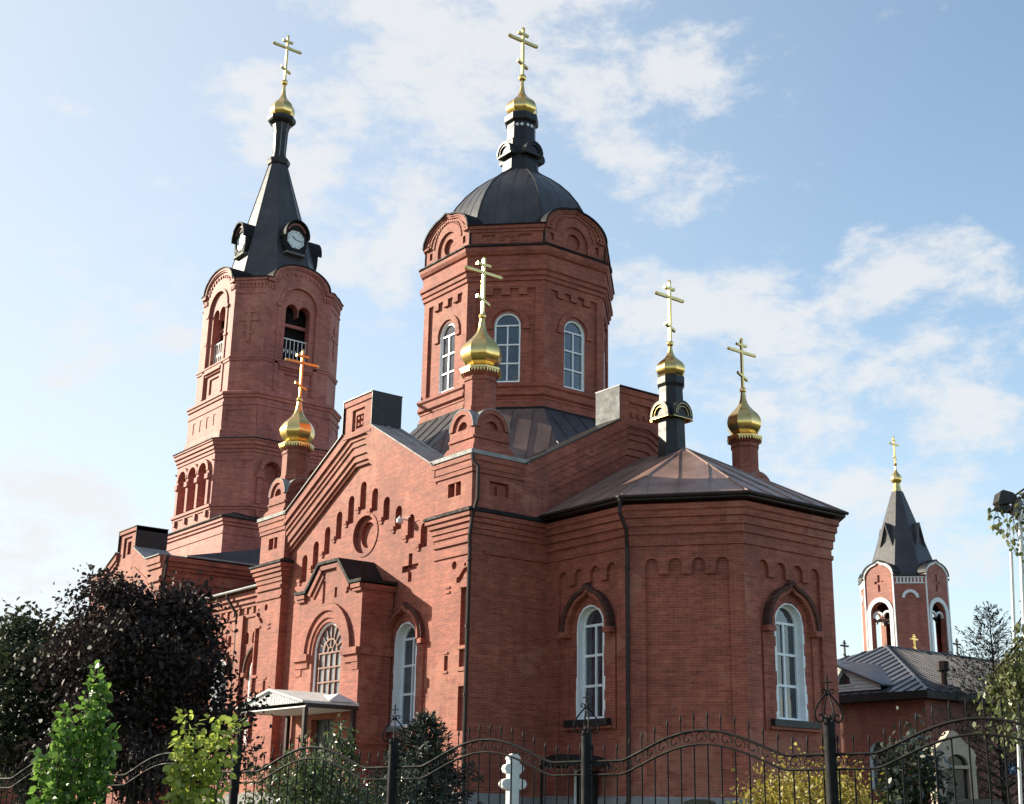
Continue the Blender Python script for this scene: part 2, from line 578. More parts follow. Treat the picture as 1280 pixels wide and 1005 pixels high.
        for o, z in prof:
            rows.append([len(v) + i for i in range(n)])
            for i in range(n):
                q = off(i, o)
                v.append((q.x, q.y, z))
        f = []
        for r in range(len(prof) - 1):
            for i in range(n if closed else n - 1):
                j = (i + 1) % n
                f.append((rows[r][i], rows[r][j], rows[r + 1][j], rows[r + 1][i]))
        if cap:
            f.append(tuple(rows[-1]))
        if not closed:
            f.append(tuple(r[0] for r in rows))
            f.append(tuple(r[-1] for r in reversed(rows)))
        self.add(v, f, mat)

    def lathe(self, c, prof, n, mat, rot=0.0, sq=None):
        """n-sided lathe about vertical axis through c=(x,y)"""
        v, f = [], []
        for r, z in prof:
            for i in range(n):
                a = rot + 2 * math.pi * i / n
                v.append((c[0] + r * math.cos(a), c[1] + r * math.sin(a), z))
        for k in range(len(prof) - 1):
            for i in range(n):
                j = (i + 1) % n
                f.append((k * n + i, k * n + j, (k + 1) * n + j, (k + 1) * n + i))
        f.append(tuple(reversed(range(n))))
        f.append(tuple(range((len(prof) - 1) * n, len(prof) * n)))
        self.add(v, f, mat)

    def tube(self, pts, r, mat, n=8, r1=None):
        pts = [Vector(p) for p in pts]
        v, f = [], []
        up = None
        for i, p in enumerate(pts):
            t = (pts[min(i + 1, len(pts) - 1)] - pts[max(i - 1, 0)]).normalized()
            if up is None:
                up = Vector((0, 0, 1)) if abs(t.z) < 0.9 else Vector((1, 0, 0))
            a = t.cross(up).normalized()
            b = a.cross(t).normalized()
            up = b
            rr = r if r1 is None else r + (r1 - r) * i / (len(pts) - 1)
            for k in range(n):
                an = 2 * math.pi * k / n
                v.append(p + a * (rr * math.cos(an)) + b * (rr * math.sin(an)))
        for i in range(len(pts) - 1):
            for k in range(n):
                j = (k + 1) % n
                f.append((i * n + k, i * n + j, (i + 1) * n + j, (i + 1) * n + k))
        f.append(tuple(range(n)))
        f.append(tuple(reversed(range((len(pts) - 1) * n, len(pts) * n))))
        self.add(v, f, mat)

    def poly(self, pts, mat):
        self.add(pts, [tuple(range(len(pts)))], mat)

    def ball(self, c, r, mat, n=10, sz=1.0):
        prof = []
        m = n // 2 + 1
        for i in range(m + 1):
            a = -math.pi / 2 + math.pi * i / m
            prof.append((max(1e-4, r * math.cos(a)), c[2] + r * sz * math.sin(a)))
        self.lathe((c[0], c[1]), prof, n, mat)


def empty(name, loc=(0, 0, 0), label=None, cat=None, group=None):
    o = bpy.data.objects.new(name, None)
    COL.objects.link(o)
    o.location = loc
    o.empty_display_size = 0.5
    tag(o, label, cat, group)
    bpy.context.view_layer.update()
    return o


def tag(o, label=None, cat=None, group=None, kind=None):
    if label:
        o['label'] = label
    if cat:
        o['category'] = cat
    if group:
        o['group'] = group
    if kind:
        o['kind'] = kind
    return o


def arch(cx, w, z0, z1, n=12):
    r = w / 2
    zs = z1 - r
    pts = [(cx - r, z0), (cx + r, z0)]
    for i in range(n + 1):
        a = math.pi * i / n
        pts.append((cx + r * math.cos(a), zs + r * math.sin(a)))
    return pts


def arcpts(cx, zc, r, a0=0, a1=180, n=14, sz=1.0):
    return [(cx + r * math.cos(math.radians(a0 + (a1 - a0) * i / n)), zc + sz * r * math.sin(math.radians(a0 + (a1 - a0) * i / n))) for i in range(n + 1)]


def ogee(cx, w, zs, zt, n=12, k=0.72):
    """right spring -> tip -> left spring; round shoulders that sweep up to a point"""
    r = w / 2
    half = []
    h = zt - zs
    for i in range(n + 1):
        t = i / n
        a = math.radians(72) * t
        x = r * math.cos(a)
        z = h * k * math.sin(a) / math.sin(math.radians(72))
        half.append((x, z))
    x0, z0 = half[-1]
    m = 5
    for i in range(1, m + 1):
        t = i / m
        x = x0 * (1 - t)
        z = z0 + (h - z0) * (t ** 1.7)
        half.append((x, z))
    R = [(cx + x, zs + z) for x, z in half]
    Lf = [(cx - x, zs + z) for x, z in reversed(half[:-1])]
    return R + Lf


def circle(cx, cz, r, n=24, sz=1.0):
    return [(cx + r * math.cos(2 * math.pi * i / n), cz + sz * r * math.sin(2 * math.pi * i / n)) for i in range(n)]


def rect(s0, s1, z0, z1):
    return [(s0, z0), (s1, z0), (s1, z1), (s0, z1)]


def octpoly(cx, cy, s, h):
    return [(cx - s, cy - h), (cx + s, cy - h), (cx + h, cy - s), (cx + h, cy + s), (cx + s, cy + h), (cx - s, cy + h), (cx - h, cy + s), (cx - h, cy - s)]


def octfaces(cx, cy, s, h):
    """8 frames: S, SE, E, NE, N, NW, W, SW with half widths"""
    P = octpoly(cx, cy, s, h)
    out = []
    for i in range(8):
        a, b = Vector((*P[i], 0)), Vector((*P[(i + 1) % 8], 0))
        u = (b - a).normalized()
        out.append((Fr((a + b) / 2, u, Vector((u.y, -u.x, 0))), (b - a).length / 2))
    return out


def offs(pts, o, cx, zc):
    return [(cx + (x - cx) * (1 + o / max(0.05, math.hypot(x - cx, z - zc))), zc + (z - zc) * (1 + o / max(0.05, math.hypot(x - cx, z - zc)))) for x, z in pts]

# ------------------------------------------------------------------ ground
GZ = 1.45   # ground level round the church (the plot rises behind the fence)


def ground_z(x, y):
    # distance behind the fence line
    s = (x - 22.64) * -0.2588 + (y + 14.66) * 0.9659
    t = min(1.0, max(0.0, (s - 1.0) / 8.0))
    return GZ * t * t * (3 - 2 * t)


def build_ground():
    xs = sorted(set([-2500, -900, -300, -120] + list(range(-60, 61, 3)) + [90, 150, 300, 900, 2500]))
    ys = sorted(set([-2500, -900, -300, -120, -60] + list(range(-40, 61, 3)) + [90, 150, 300, 900, 2500]))
    v = [(x, y, ground_z(x, y)) for y in ys for x in xs]
    nx = len(xs)
    f = [(j * nx + i, j * nx + i + 1, (j + 1) * nx + i + 1, (j + 1) * nx + i) for j in range(len(ys) - 1) for i in range(nx - 1)]
    M = Mat('grass_ground')
    c = M.ramp(M.noise(0.35, 6, 0.65), 0.35, 0.68, (0.035, 0.055, 0.018), (0.085, 0.085, 0.04))
    M.l(M.mix(0.6, c, M.ramp(M.noise(9.0, 4), 0.3, 0.7, (0.6, 0.6, 0.6), (1.3, 1.3, 1.3)), 'MULTIPLY'), M.b.inputs['Base Color'])
    M.b.inputs['Roughness'].default_value = 0.95
    mb = MB()
    mb.add(v, f, M.m)
    o = mb.build('ground', None, 60)
    tag(o, kind='structure')


build_ground()

# ------------------------------------------------------------------ the church
church = empty('brick_church', (-7, 7, GZ), 'large red brick church with black dome drum, tall clock spire and golden onion cupolas', 'church')


def window(parent, fr, cx, w, z0, z1, d, bars, fw=0.06, fmat=None, gmat=None, name='arched_window', tilt=None):
    fmat = fmat or PVC
    gmat = gmat or GLASS
    mb = MB()
    A, B = arch(cx, w, z0, z1), arch(cx, w - 2 * fw, z0 + fw, z1 - fw)
    mb.band(fr, A, B, d - 0.03, d + 0.05, fmat, True)
    top = z1 - w / 2
    for zb in bars:
        mb.fbox(fr, cx - w / 2 + fw, cx + w / 2 - fw, zb - fw * 0.5, zb + fw * 0.5, d - 0.03, d + 0.045, fmat)
    zt = max(bars) - fw * 0.5
    lows = sorted([z0 + fw] + [b for b in bars])
    for a, b in zip(lows[:-1], lows[1:]):
        mb.fbox(fr, cx - fw * 0.45, cx + fw * 0.45, a + (fw * 0.5 if a != z0 + fw else 0), b - fw * 0.5, d - 0.03, d + 0.04, fmat)
    w_ = mb.build(name, parent)
    g = MB()
    P = arch(cx, w - 0.02, z0 + 0.01, z1 - 0.01)
    t2 = tessellate_polygon([[Vector((s, z, 0)) for s, z in P]])
    g.add([fr.p(s, z, d - 0.012) for s, z in P], [tuple(t) for t in t2], gmat)
    g.build('window_pane', w_)
    return w_


def plaster_border(mb, fr, cx, w, z0, z1, d, seed):
    """ragged white painted plaster edge round an opening"""
    r = random.Random(seed)
    A = arch(cx, w, z0, z1)
    B = []
    for i, (s, z) in enumerate(A):
        o = 0.04 + r.uniform(-0.015, 0.015)
        B.append((cx + (s - cx) * (1 + 2 * o / w), z + (o if z > z1 - w / 2 else 0)))
    mb.band(fr, A[1:] + A[:1], B[1:] + B[:1], d, d + 0.008, WHITE)
    for side in (-1, 1):
        z = z0
        k = 0
        while z < z1 - w / 2 - 0.2:
            h = r.uniform(0.15, 0.4)
            o = r.choice((0.0, 0.015, 0.04)) + (0.03 if z < z0 + 0.9 else 0)
            a = cx + side * (w / 2 + 0.02)
            b = cx + side * (w / 2 + 0.04 + o)
            if o > 0:
                mb.fbox(fr, min(a, b), max(a, b), z, min(z + h, z1 - w / 2), d, d + 0.007, WHITE)
            z += h


def hood(mb, fr, cx, w, zs, zt, t, d0, d1, mat, cap=None):
    """ogee (kokoshnik) hood mould with stepped brick rolls"""
    B = ogee(cx, w, zs, zt - 0.05, 14, 0.84)
    A = [(cx + (x - cx) * (1 + 2 * t / w), zs + (z - zs) * (1 + t / (zt - zs)) + (0.0)) for x, z in B]
    mid = [((a[0] + b[0]) / 2, (a[1] + b[1]) / 2) for a, b in zip(A, B)]
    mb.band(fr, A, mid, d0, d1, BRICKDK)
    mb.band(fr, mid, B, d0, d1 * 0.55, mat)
    for sg in (-1, 1):
        x0 = cx + sg * w / 2
        x1 = cx + sg * (w / 2 + t + 0.05)
        mb.fbox(fr, min(x0, x1), max(x0, x1), zs - 0.16, zs - 0.003, d0, d1 + 0.03, mat)


def arch_frieze_panel(s0, s1, zb, zc, zt, n, gap=0.3):
    """sunk panel outline whose top edge is n small arches with corbels between"""
    w = (s1 - s0 - gap * (n - 1)) / n
    pts = [(s0, zb), (s1, zb)]
    for k in reversed(range(n)):
        a = s0 + k * (w + gap)
        b = a + w
        r = w / 2
        pts.append((b, zc if k < n - 1 else zc))
        for i in range(9):
            an = math.pi * i / 8
            pts.append((a + r + r * math.cos(an), zt - r + r * math.sin(an)))
        pts.append((a, zc))
    return pts


def merlon_panel(s0, s1, zb, zc, zt, n):
    """sunk panel outline with a square stepped top edge"""
    w = (s1 - s0) / (2 * n - 1)
    pts = [(s0, zb), (s1, zb)]
    for k in reversed(range(n)):
        a = s0 + k * 2 * w
        pts += [(a + w, zt - (0 if k in (0, n - 1) else 0)), (a, zt)]
        if k:
            pts += [(a, zc), (a - w, zc)]
    # corner columns of the panel keep their own height
    return pts


fS = Fr((-7, 0, 0), (1, 0, 0), (0, -1, 0))          # south front of the transept, s = X + 7
fE = Fr((0, 7, 0), (0, 1, 0), (1, 0, 0))            # east front, s = Y - 7
fN = Fr((-7, 14, 0), (-1, 0, 0), (0, 1, 0))
fW = Fr((-14, 7, 0), (0, -1, 0), (-1, 0, 0))


def gable_outline(zb, inset=0.0, pw=5.05, drop=0.0):
    return [(-pw, zb), (pw, zb), (pw, 12.35 - drop), (0.93, 14.62 - drop), (0.93, 15.8), (-0.93, 15.8), (-0.93, 14.62 - drop), (-pw, 12.35 - drop)]


# -- south front wall field (behind the plane of the piers)
def build_south():
    mb = MB()
    d = -0.3
    holes = []
    tops = [10.72, 11.12, 11.54, 11.98, 12.42, 12.80, 12.42, 11.98, 11.54, 11.12, 10.72, 10.34]
    xs = [-10.93 + 0.79 * i for i in range(12)]
    xs = [x + 7 for x in xs]
    for i, (x, t) in enumerate(zip(xs, tops)):
        holes.append((arch(x, 0.40, t - (1.02 if i < 6 else 0.82) + (0.0 if i != 11 else 0.2), t, 8), 0.16, BRICK, None))
    # oculus rings
    holes.append((circle(0.25, 10.87, 0.86, 28, 0.9), 0.14, None, None))
    # cross shaped niches
    for cx in (3.23,):
        holes.append(([(cx - 0.11, 8.86), (cx + 0.11, 8.86), (cx + 0.11, 9.2), (cx + 0.48, 9.2), (cx + 0.48, 9.42), (cx + 0.11, 9.42), (cx + 0.11, 9.8), (cx - 0.11, 9.8), (cx - 0.11, 9.42), (cx - 0.48, 9.42), (cx - 0.48, 9.2), (cx - 0.11, 9.2)], 0.16, BRICK, None))
    for cx in (3.16, -2.7 - 0.0):
        holes.append((arch(cx, 1.18, 4.3, 7.52), 0.45, None, WHITE))
    out = [(-5.05, GZ - 0.3), (5.05, GZ - 0.3), (5.05, 12.3), (0.93, 14.5), (0.93, 15.7), (-0.93, 15.7), (-0.93, 14.5), (-5.05, 12.3)]
    mb.wall(fS, out, holes, d, 0.78, BRICK)
    # back of the gable
    mb.prism(fS, [(-5.05, 11.5), (5.05, 11.5), (5.05, 12.3), (0.93, 14.5), (0.93, 15.7), (-0.93, 15.7), (-0.93, 14.5), (-5.05, 12.3)], -1.1, -1.082, BRICK)
    # oculus: raised ring, sunk ring, middle disc
    mb.wall(fS, circle(0.25, 10.87, 0.86, 28, 0.9), [(circle(0.25, 10.87, 0.46, 24, 1.0), 0.12, BRICK, None)], d - 0.14, 0, BRICK, False)
    mb.band(fS, circle(0.25, 10.87, 0.88, 28, 0.9), circle(0.25, 10.87, 0.74, 28, 0.9), d - 0.13, d + 0.03, BRICK, True)
    # little corbels between the slots
    for i, (x, t) in enumerate(zip(xs, tops)):
        zb = t - (1.02 if i < 6 else 0.82)
        if i == 11:
            continue
        sg = -1
        mb.fbox(fS, x - 0.42, x - 0.20, zb + 0.02, zb + 0.14, d, d + 0.07, BRICK)
        mb.fbox(fS, x - 0.34, x - 0.20, zb - 0.09, zb + 0.017, d, d + 0.045, BRICK)
    # raking cornice: three stepped brick bands following the gable
    def rake(t0, t1, d0, d1, mat, blk=True):
        top = [(5.05, 12.33 - t0), (0.93 if blk else 0.45, 14.58 - t0), (-0.93 if blk else -0.45, 14.58 - t0), (-5.05, 12.33 - t0)]
        c = 0.45
        top = [(5.05, 12.33 - t0), (c, 14.85 - t0), (-c, 14.85 - t0), (-5.05, 12.33 - t0)] if t0 > 0.3 else [(5.05, 12.33 - t0), (0.94, 14.60 - t0), (-0.94, 14.60 - t0), (-5.05, 12.33 - t0)]
        bot = [(5.05, 12.33 - t1), (c, 14.85 - t1), (-c, 14.85 - t1), (-5.05, 12.33 - t1)]
        mb.band(fS, top, bot, d0, d1, mat)
    rake(0.0, 0.36, d - 0.05, 0.10, BRICK)
    rake(0.36, 0.60, d - 0.05, 0.03, BRICK)
    rake(0.60, 0.80, d - 0.05, -0.02, BRICK)
    rake(0.80, 1.10, d - 0.05, -0.07, BRICK)
    rake(1.10, 1.32, d - 0.05, -0.13, BRICK)
    rake(1.32, 1.46, d - 0.05, -0.20, BRICK)
    # block on the apex with stepped niche
    nich = rect(-0.42, 0.42, 14.62, 15.42)
    mb.wall(fS, rect(-0.93, 0.93, 14.42, 15.78), [(nich, 0.07, None, None)], 0.055, 0.4, BRICK)
    mb.wall(fS, nich, [(rect(-0.25, 0.25, 14.72, 15.22), 0.1, BRICK, None)], 0.055 - 0.07, 0, BRICK, False)
    for dx in (-0.11, 0.11):
        for dz in (14.82, 15.05):
            mb.fbox(fS, dx - 0.05, dx + 0.05, dz, dz + 0.1, -0.11, -0.03, BRICK)
    mb.fbox(fS, -0.93, 0.93, 14.40, 14.50, 0.055, 0.118, BRICK)
    mb.fbox(fS, -0.97, 0.97, 15.62, 15.80, -1.1, 0.10, BRICK)
    # window seats and hoods
    for cx in (3.16, -2.7):
        plaster_border(mb, fS, cx, 1.18, 4.3, 7.52, d, 3)
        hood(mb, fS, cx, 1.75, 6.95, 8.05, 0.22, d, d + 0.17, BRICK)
        mb.fbox(fS, cx - 0.8, cx + 0.8, 4.12, 4.29, d, d + 0.12, ZINC)
        for sg in (-1, 1):
            mb.fbox(fS, cx + sg * 0.98 - 0.13, cx + sg * 0.98 + 0.13, 4.0, 6.78, d, d + 0.05, BRICK)
    # plinth
    mb.fbox(fS, -5.05, 5.05, GZ - 0.3, 2.2, d, d + 0.12, PLINTH)
    w = mb.build('south_wall', church)
    for cx in (3.16, -2.7):
        window(church, fS, cx, 1.18, 4.3, 7.52, d - 0.33, [7.06, 6.2, 5.3], 0.07)
    c = MB()
    # metal flashing on the parapet
    def cap(pts, d0, d1, th, mat):
        A = [(s, z + th) for s, z in pts]
        c.band(fS, A, pts, d0, d1, mat)
    cap([(5.05, 12.335), (0.975, 14.60)], -1.18, 0.16, 0.05, ZINC)
    cap([(-5.05, 12.335), (-0.975, 14.60)], -1.18, 0.16, 0.05, BLACKM)
    c.tube([fS.p(4.9, 12.47, -0.55), fS.p(1.05, 14.62, -0.55)], 0.05, ZINC, 8)
    c.tube([fS.p(4.9, 12.47, -1.05), fS.p(1.05, 14.62, -1.05)], 0.06, ZINC, 8)
    c.fbox(fS, 0.972, 0.992, 14.66, 15.83, -1.12, 0.12, BLACKM)
    c.fbox(fS, -0.992, -0.972, 14.66, 15.83, -1.12, 0.12, BLACKM)
    c.fbox(fS, -1.0, 1.0, 15.832, 15.87, -1.14, 0.14, BLACKM)
    c.build('parapet_flashing', church, None, True)


build_south()


# -- east front: wall under the apse roof and gable above it, with the other two gables plain
def build_gable(fr, name, full):
    mb = MB()
    out = [(-5.05, 10.2 if not full else GZ - 0.3), (5.05, 10.2 if not full else GZ - 0.3), (5.05, 12.3), (0.93, 14.5), (0.93, 15.7), (-0.93, 15.7), (-0.93, 14.5), (-5.05, 12.3)]
    mb.prism(fr, out, -1.1, -0.22, BRICK)
    c = 0.45

    def rake(t0, t1, d1):
        top = [(5.05, 12.33 - t0), (c, 14.85 - t0), (-c, 14.85 - t0), (-5.05, 12.33 - t0)] if t0 > 0.3 else [(5.05, 12.33), (0.94, 14.60), (-0.94, 14.60), (-5.05, 12.33)]
        mb.band(fr, top, [(5.05, 12.33 - t1), (c, 14.85 - t1), (-c, 14.85 - t1), (-5.05, 12.33 - t1)], -0.3, d1, BRICK)
    rake(0.0, 0.36, 0.10)
    rake(0.36, 0.60, 0.03)
    rake(0.60, 0.80, -0.02)
    rake(0.80, 1.10, -0.07)
    rake(1.10, 1.32, -0.13)
    nich = rect(-0.5, 0.5, 14.75, 15.35)
    mb.wall(fr, rect(-0.93, 0.93, 14.42, 15.78), [(nich, 0.07, BRICK, None)], 0.055, 0.4, BRICK)
    for k in (-0.3, 0.0, 0.3):
        mb.fbox(fr, k - 0.06, k + 0.06, 14.85, 15.0, -0.015, 0.04, BRICK)
    mb.fbox(fr, -0.97, 0.97, 15.62, 15.80, -1.1, 0.10, BRICK)
    mb.build(name, church)
    cp = MB()
    for sg in (-1, 1):
        p = [(sg * 5.05, 12.335), (sg * 0.975, 14.60)]
        cp.band(fr, [(s, z + 0.05) for s, z in p], p, -1.18, 0.16, BLACKM)
        a, b = (0.972, 0.992) if sg > 0 else (-0.992, -0.972)
        cp.fbox(fr, a, b, 14.66, 15.83, -1.12, 0.12, DULLZ)
    cp.fbox(fr, -1.0, 1.0, 15.832, 15.87, -1.14, 0.14, BLACKM)
    cp.build('parapet_flashing', church, None, True)


build_gable(fE, 'east_gable', False)
build_gable(fN, 'north_gable', True)
build_gable(fW, 'west_gable', False)

MIDC = [(-0.1, 9.86), (0.05, 9.88), (0.05, 10.03), (0.10, 10.05), (0.10, 10.20), (0.17, 10.23), (0.17, 10.36), (0.24, 10.39), (0.24, 10.52), (-0.1, 10.54)]
MIDCAP = [(0.20, 10.53), (0.29, 10.53), (0.29, 10.60), (-0.1, 10.78)]
UPC = [(-0.1, 11.80), (0.05, 11.82), (0.05, 11.95), (0.08, 11.97), (0.08, 12.16), (0.12, 12.2), (0.12, 12.36), (-0.1, 12.38)]
UPCAP = [(0.10, 12.37), (0.16, 12.37), (0.16, 12.50), (-0.5, 12.62)]


# -- corner piers
def build_pier(cx0, cy0, detail_s, detail_e):
    """pier 1.95 m square whose low corner is at cx0, cy0"""
    w = 1.95
    mb = MB()
    poly = [(cx0, cy0), (cx0 + w, cy0), (cx0 + w, cy0 + w), (cx0, cy0 + w)]
    m = (cx0 + w / 2, cy0 + w / 2)
    frs = [Fr((m[0], cy0, 0), (1, 0, 0), (0, -1, 0)), Fr((cx0 + w, m[1], 0), (0, 1, 0), (1, 0, 0)),
           Fr((m[0], cy0 + w, 0), (-1, 0, 0), (0, 1, 0)), Fr((cx0, m[1], 0), (0, -1, 0), (-1, 0, 0))]
    flip = 1
    for k, fr in enumerate(frs):
        holes = []
        hw = w / 2
        if k == 0 and detail_s:
            sg = detail_s
            e = sg * hw
            # square niche with a bar, high up
            holes.append((rect(-0.32, 0.38, 11.17, 11.62), 0.22, BRICK, None))
            for (a, b, z0, z1, dp) in ((0.07, 0.42, 6.5, 8.22, 0.12), (0.07, 0.42, 5.86, 6.36, 0.1), (0.07, 0.42, 4.0, 5.3, 0.12), (1.0, 1.2, 5.8, 6.25, 0.08)):
                s0, s1 = sorted((e - sg * a, e - sg * b))
                holes.append((rect(s0, s1, z0, z1), dp, BRICK, None))
            holes.append((circle(e - sg * 0.82, 8.98, 0.13, 14), 0.1, BRICK, None))
            # comma shaped curl next to the disc
            cc = e - sg * 0.5
            curl = [(cc - sg * 0.18, 8.42), (cc - sg * 0.02, 8.40), (cc + sg * 0.14, 8.5), (cc + sg * 0.24, 8.66), (cc + sg * 0.42, 8.72), (cc + sg * 0.42, 8.86), (cc + sg * 0.2, 8.84), (cc + sg * 0.06, 8.72), (cc - sg * 0.06, 8.6), (cc - sg * 0.18, 8.58)]
            if sg < 0:
                curl = curl[::-1]
            holes.append((curl, 0.09, BRICK, None))
            holes.append((circle(e - sg * 0.24, 8.94, 0.06, 10), 0.07, BRICK, None))
        if k == 1 and detail_e:
            holes.append((rect(-0.3, 0.45, 11.17, 11.62), 0.15, BRICK, None))
        mb.wall(fr, rect(-hw, hw, GZ - 0.3, 12.4), holes, 0, 0, BRICK, False)
        if k == 0 and detail_s:
            mb.fbox(fr, 0.0, 0.07, 11.17, 11.62, -0.2, -0.03, BRICK)
            mb.fbox(fr, -hw - 0.02, hw + 0.02, 9.62, 9.74, 0, 0.07, BRICK)
            mb.fbox(fr, -hw, hw, 9.25, 9.33, 0, 0.05, BRICK)
            sg = detail_s
            a = sorted((sg * hw - sg * 0.02, sg * hw - sg * 0.48))
            mb.fbox(fr, a[0], a[1], 8.24, 8.32, 0, 0.04, BRICK)
            mb.fbox(fr, a[0], a[1], 6.39, 6.45, 0, 0.04, BRICK)
            mb.fbox(fr, a[0], a[1], 5.74, 5.82, 0, 0.04, BRICK)
            for z in (8.3, 8.15, 6.3, 5.72):
                mb.fbox(fr, sg * hw - sg * 1.12 - 0.12, sg * hw - sg * 1.12 + 0.12, z, z + 0.06, 0, 0.035, BRICK)
        if k == 1 and detail_e:
            mb.fbox(fr, 0.02, 0.09, 11.17, 11.5, -0.14, -0.03, BRICK)
    mb.ring(poly, MIDC, BRICK)
    mb.ring(poly, UPC, BRICK)
    mb.ring(poly, [(0.0, GZ - 0.3), (0.12, GZ - 0.3), (0.12, 2.18), (0.0, 2.26)], PLINTH)
    p = mb.build('corner_pier', church)
    cp = MB()
    cp.ring(poly, MIDCAP, FLASH)
    cp.ring(poly, UPCAP, ZINC, True, True)
    cp.build('pier_flashing', p, None, True)


build_pier(-1.95, 0, 1, True)
build_pier(-14, 0, -1, False)
build_pier(-1.95, 12.05, 0, False)
build_pier(-14, 12.05, 0, False)

# transept east wall between pier and apse
mb = MB()
for (y0, y1) in ((1.95, 3.06), (10.94, 12.05)):
    mb.box((-0.6, y0, GZ - 0.3), (-0.004, y1, 12.3), BRICK)
mb.ring([(-0.004, 1.0), (-0.004, 3.02)], [(o - 0.004, z) for o, z in MIDC], BRICK, False)
mb.box((-0.5, 0.5, 9.3), (0.06, 2.98, 9.42), BRICK)
mb.box((-0.5, 1.95, GZ - 0.3), (0.118, 2.9, 2.18), PLINTH)
mb.ring([(-0.004, 2.0), (-0.004, 3.02)], MIDCAP, FLASH, False)
mb.build('transept_side_wall', church, None, True)


# -- kokoshnik gables + octagonal shaft + onion + cross
def onion(mb, c, zb, zt, r, n=8, rot=None, rb=None):
    """faceted onion from zb (base) to zt (neck)"""
    h = zt - zb
    rb = rb or r * 0.66
    prof = [(rb, 0), (r * 0.82, 0.06), (r * 0.95, 0.14), (r, 0.23), (r * 0.985, 0.31), (r * 0.91, 0.40), (r * 0.77, 0.48), (r * 0.57, 0.56), (r * 0.39, 0.64), (r * 0.26, 0.73), (r * 0.18, 0.84), (r * 0.13, 1.0)]
    mb.lathe(c, [(a, zb + h * t) for a, t in prof], n, GOLD, math.pi / 8 if rot is None else rot)


def cross(mb, c, z0, z1, half, t=0.045, mat=None):
    """eight-pointed cross, arms along Y"""
    mat = mat or GOLD
    x, y = c
    H = z1 - z0
    mb.box((x - t, y - t, z0), (x + t, y + t, z1), mat)
    za = z0 + H * 0.74
    e = 0.004
    mb.box((x - t - e, y - half, za - t * 1.1), (x + t + e, y + half, za + t * 1.1), mat)
    zt = z0 + H * 0.885
    mb.box((x - t - e, y - half * 0.38, zt - t), (x + t + e, y + half * 0.38, zt + t), mat)
    zf = z0 + H * 0.24
    q = half * 0.36
    v = [(x - t - e, y - q, zf + q * 0.45 - t), (x + t + e, y - q, zf + q * 0.45 - t), (x + t + e, y + q, zf - q * 0.45 - t), (x - t - e, y + q, zf - q * 0.45 - t)]
    v += [(a, b, z + 2 * t) for a, b, z in v]
    mb.add(v, [(0, 3, 2, 1), (4, 5, 6, 7), (0, 1, 5, 4), (1, 2, 6, 5), (2, 3, 7, 6), (3, 0, 4, 7)], mat)
    for yy, zz_ in ((y - half, za), (y + half, za), (y, z1)):
        mb.ball((x, yy, zz_), t * 1.5, mat, 8)


def koko_front(mb, fr, w, z0, zs, zt, d0, d1, brick, capm, t=0.12):
    """small round gable: wall, arch roll, niche and metal hood; from depth d0 (back) to d1 (front)"""
    r = w / 2
    A = [(w / 2, z0)] + arcpts(0, zs, r, 0, 180, 16, (zt - zs) / r) + [(-w / 2, z0)]
    nich = arch(0, w * 0.42, z0 + 0.08, zs + (zt - zs) * 0.42, 8)
    mb.wall(fr, A, [(nich, 0.12, brick, None)], d1, d1 - d0, brick)
    o = arcpts(0, zs, r + 0.02, 0, 180, 16, (zt - zs) / r)
    i_ = arcpts(0, zs, r * 0.78, 0, 180, 16, (zt - zs) / r)
    mb.band(fr, o, i_, d1 - 0.05, d1 + 0.07, brick)
    o2 = arcpts(0, zs, r + 0.05, 0, 180, 16, (zt - zs + 0.03) / (r + 0.03))
    o1 = arcpts(0, zs, r + 0.023, 0, 180, 16, (zt - zs) / r)
    mb.band(fr, o2, o1, d0, d1 + 0.075, capm)


def build_pedestal(cx, cy):
    mb = MB()
    a = 0.68
    sq = [(cx - a, cy - a), (cx + a, cy - a), (cx + a, cy + a), (cx - a, cy + a)]
    mb.ring(sq, [(0.12, 12.45), (0.12, 12.66), (0.04, 12.80), (0.0, 12.82), (0.0, 13.0), (0.0, 13.32)], BRICK, True, True)
    for k in range(4):
        an = -math.pi / 2 + k * math.pi / 2
        n = Vector((math.cos(an), math.sin(an), 0))
        fr = Fr(Vector((cx, cy, 0)), Vector((-n.y, n.x, 0)), n)
        koko_front(mb, fr, 1.22, 12.98, 13.35, 13.97, 0.36, a - 0.02, BRICK, ZINC)
        mb.fbox(fr, -0.68, 0.68, 12.98, 13.06, a - 0.02, a + 0.05, BRICK)
    p = mb.build('pedestal', church)
    sh = MB()
    sh.lathe((cx, cy), [(0.56, 13.3), (0.56, 14.12), (0.52, 14.2), (0.52, 15.02), (0.56, 15.05), (0.56, 15.13), (0.52, 15.14), (0.52, 15.2), (0.60, 15.26), (0.66, 15.40)], 8, BRICK, math.pi / 8)
    sh.build('octagonal_shaft', p)
    cp = MB()
    cp.lathe((cx, cy), [(0.60, 15.36), (0.70, 15.41), (0.70, 15.47), (0.50, 15.56), (0.44, 15.60)], 8, GOLD, math.pi / 8)
    for k in range(8):
        an = math.pi / 4 * k
        n = Vector((math.cos(an), math.sin(an), 0))
        fr = Fr(Vector((cx, cy, 0)), Vector((-n.y, n.x, 0)), n)
        for q in range(5):
            s = -0.2 + q * 0.1
            cp.prism(fr, [(s - 0.04, 15.40), (s, 15.28), (s + 0.04, 15.40)], 0.585, 0.635, GOLD)
    cp.build('gilded_cornice', p)
    on = MB()
    onion(on, (cx, cy), 15.58, 17.26, 0.69)
    on.ball((cx, cy, 17.36), 0.13, GOLD, 12)
    on.build('onion_dome', p, 25)
    cr_ = MB()
    cross(cr_, (cx, cy), 17.45, 19.42, 0.72)
    cr_.build('cross', p)


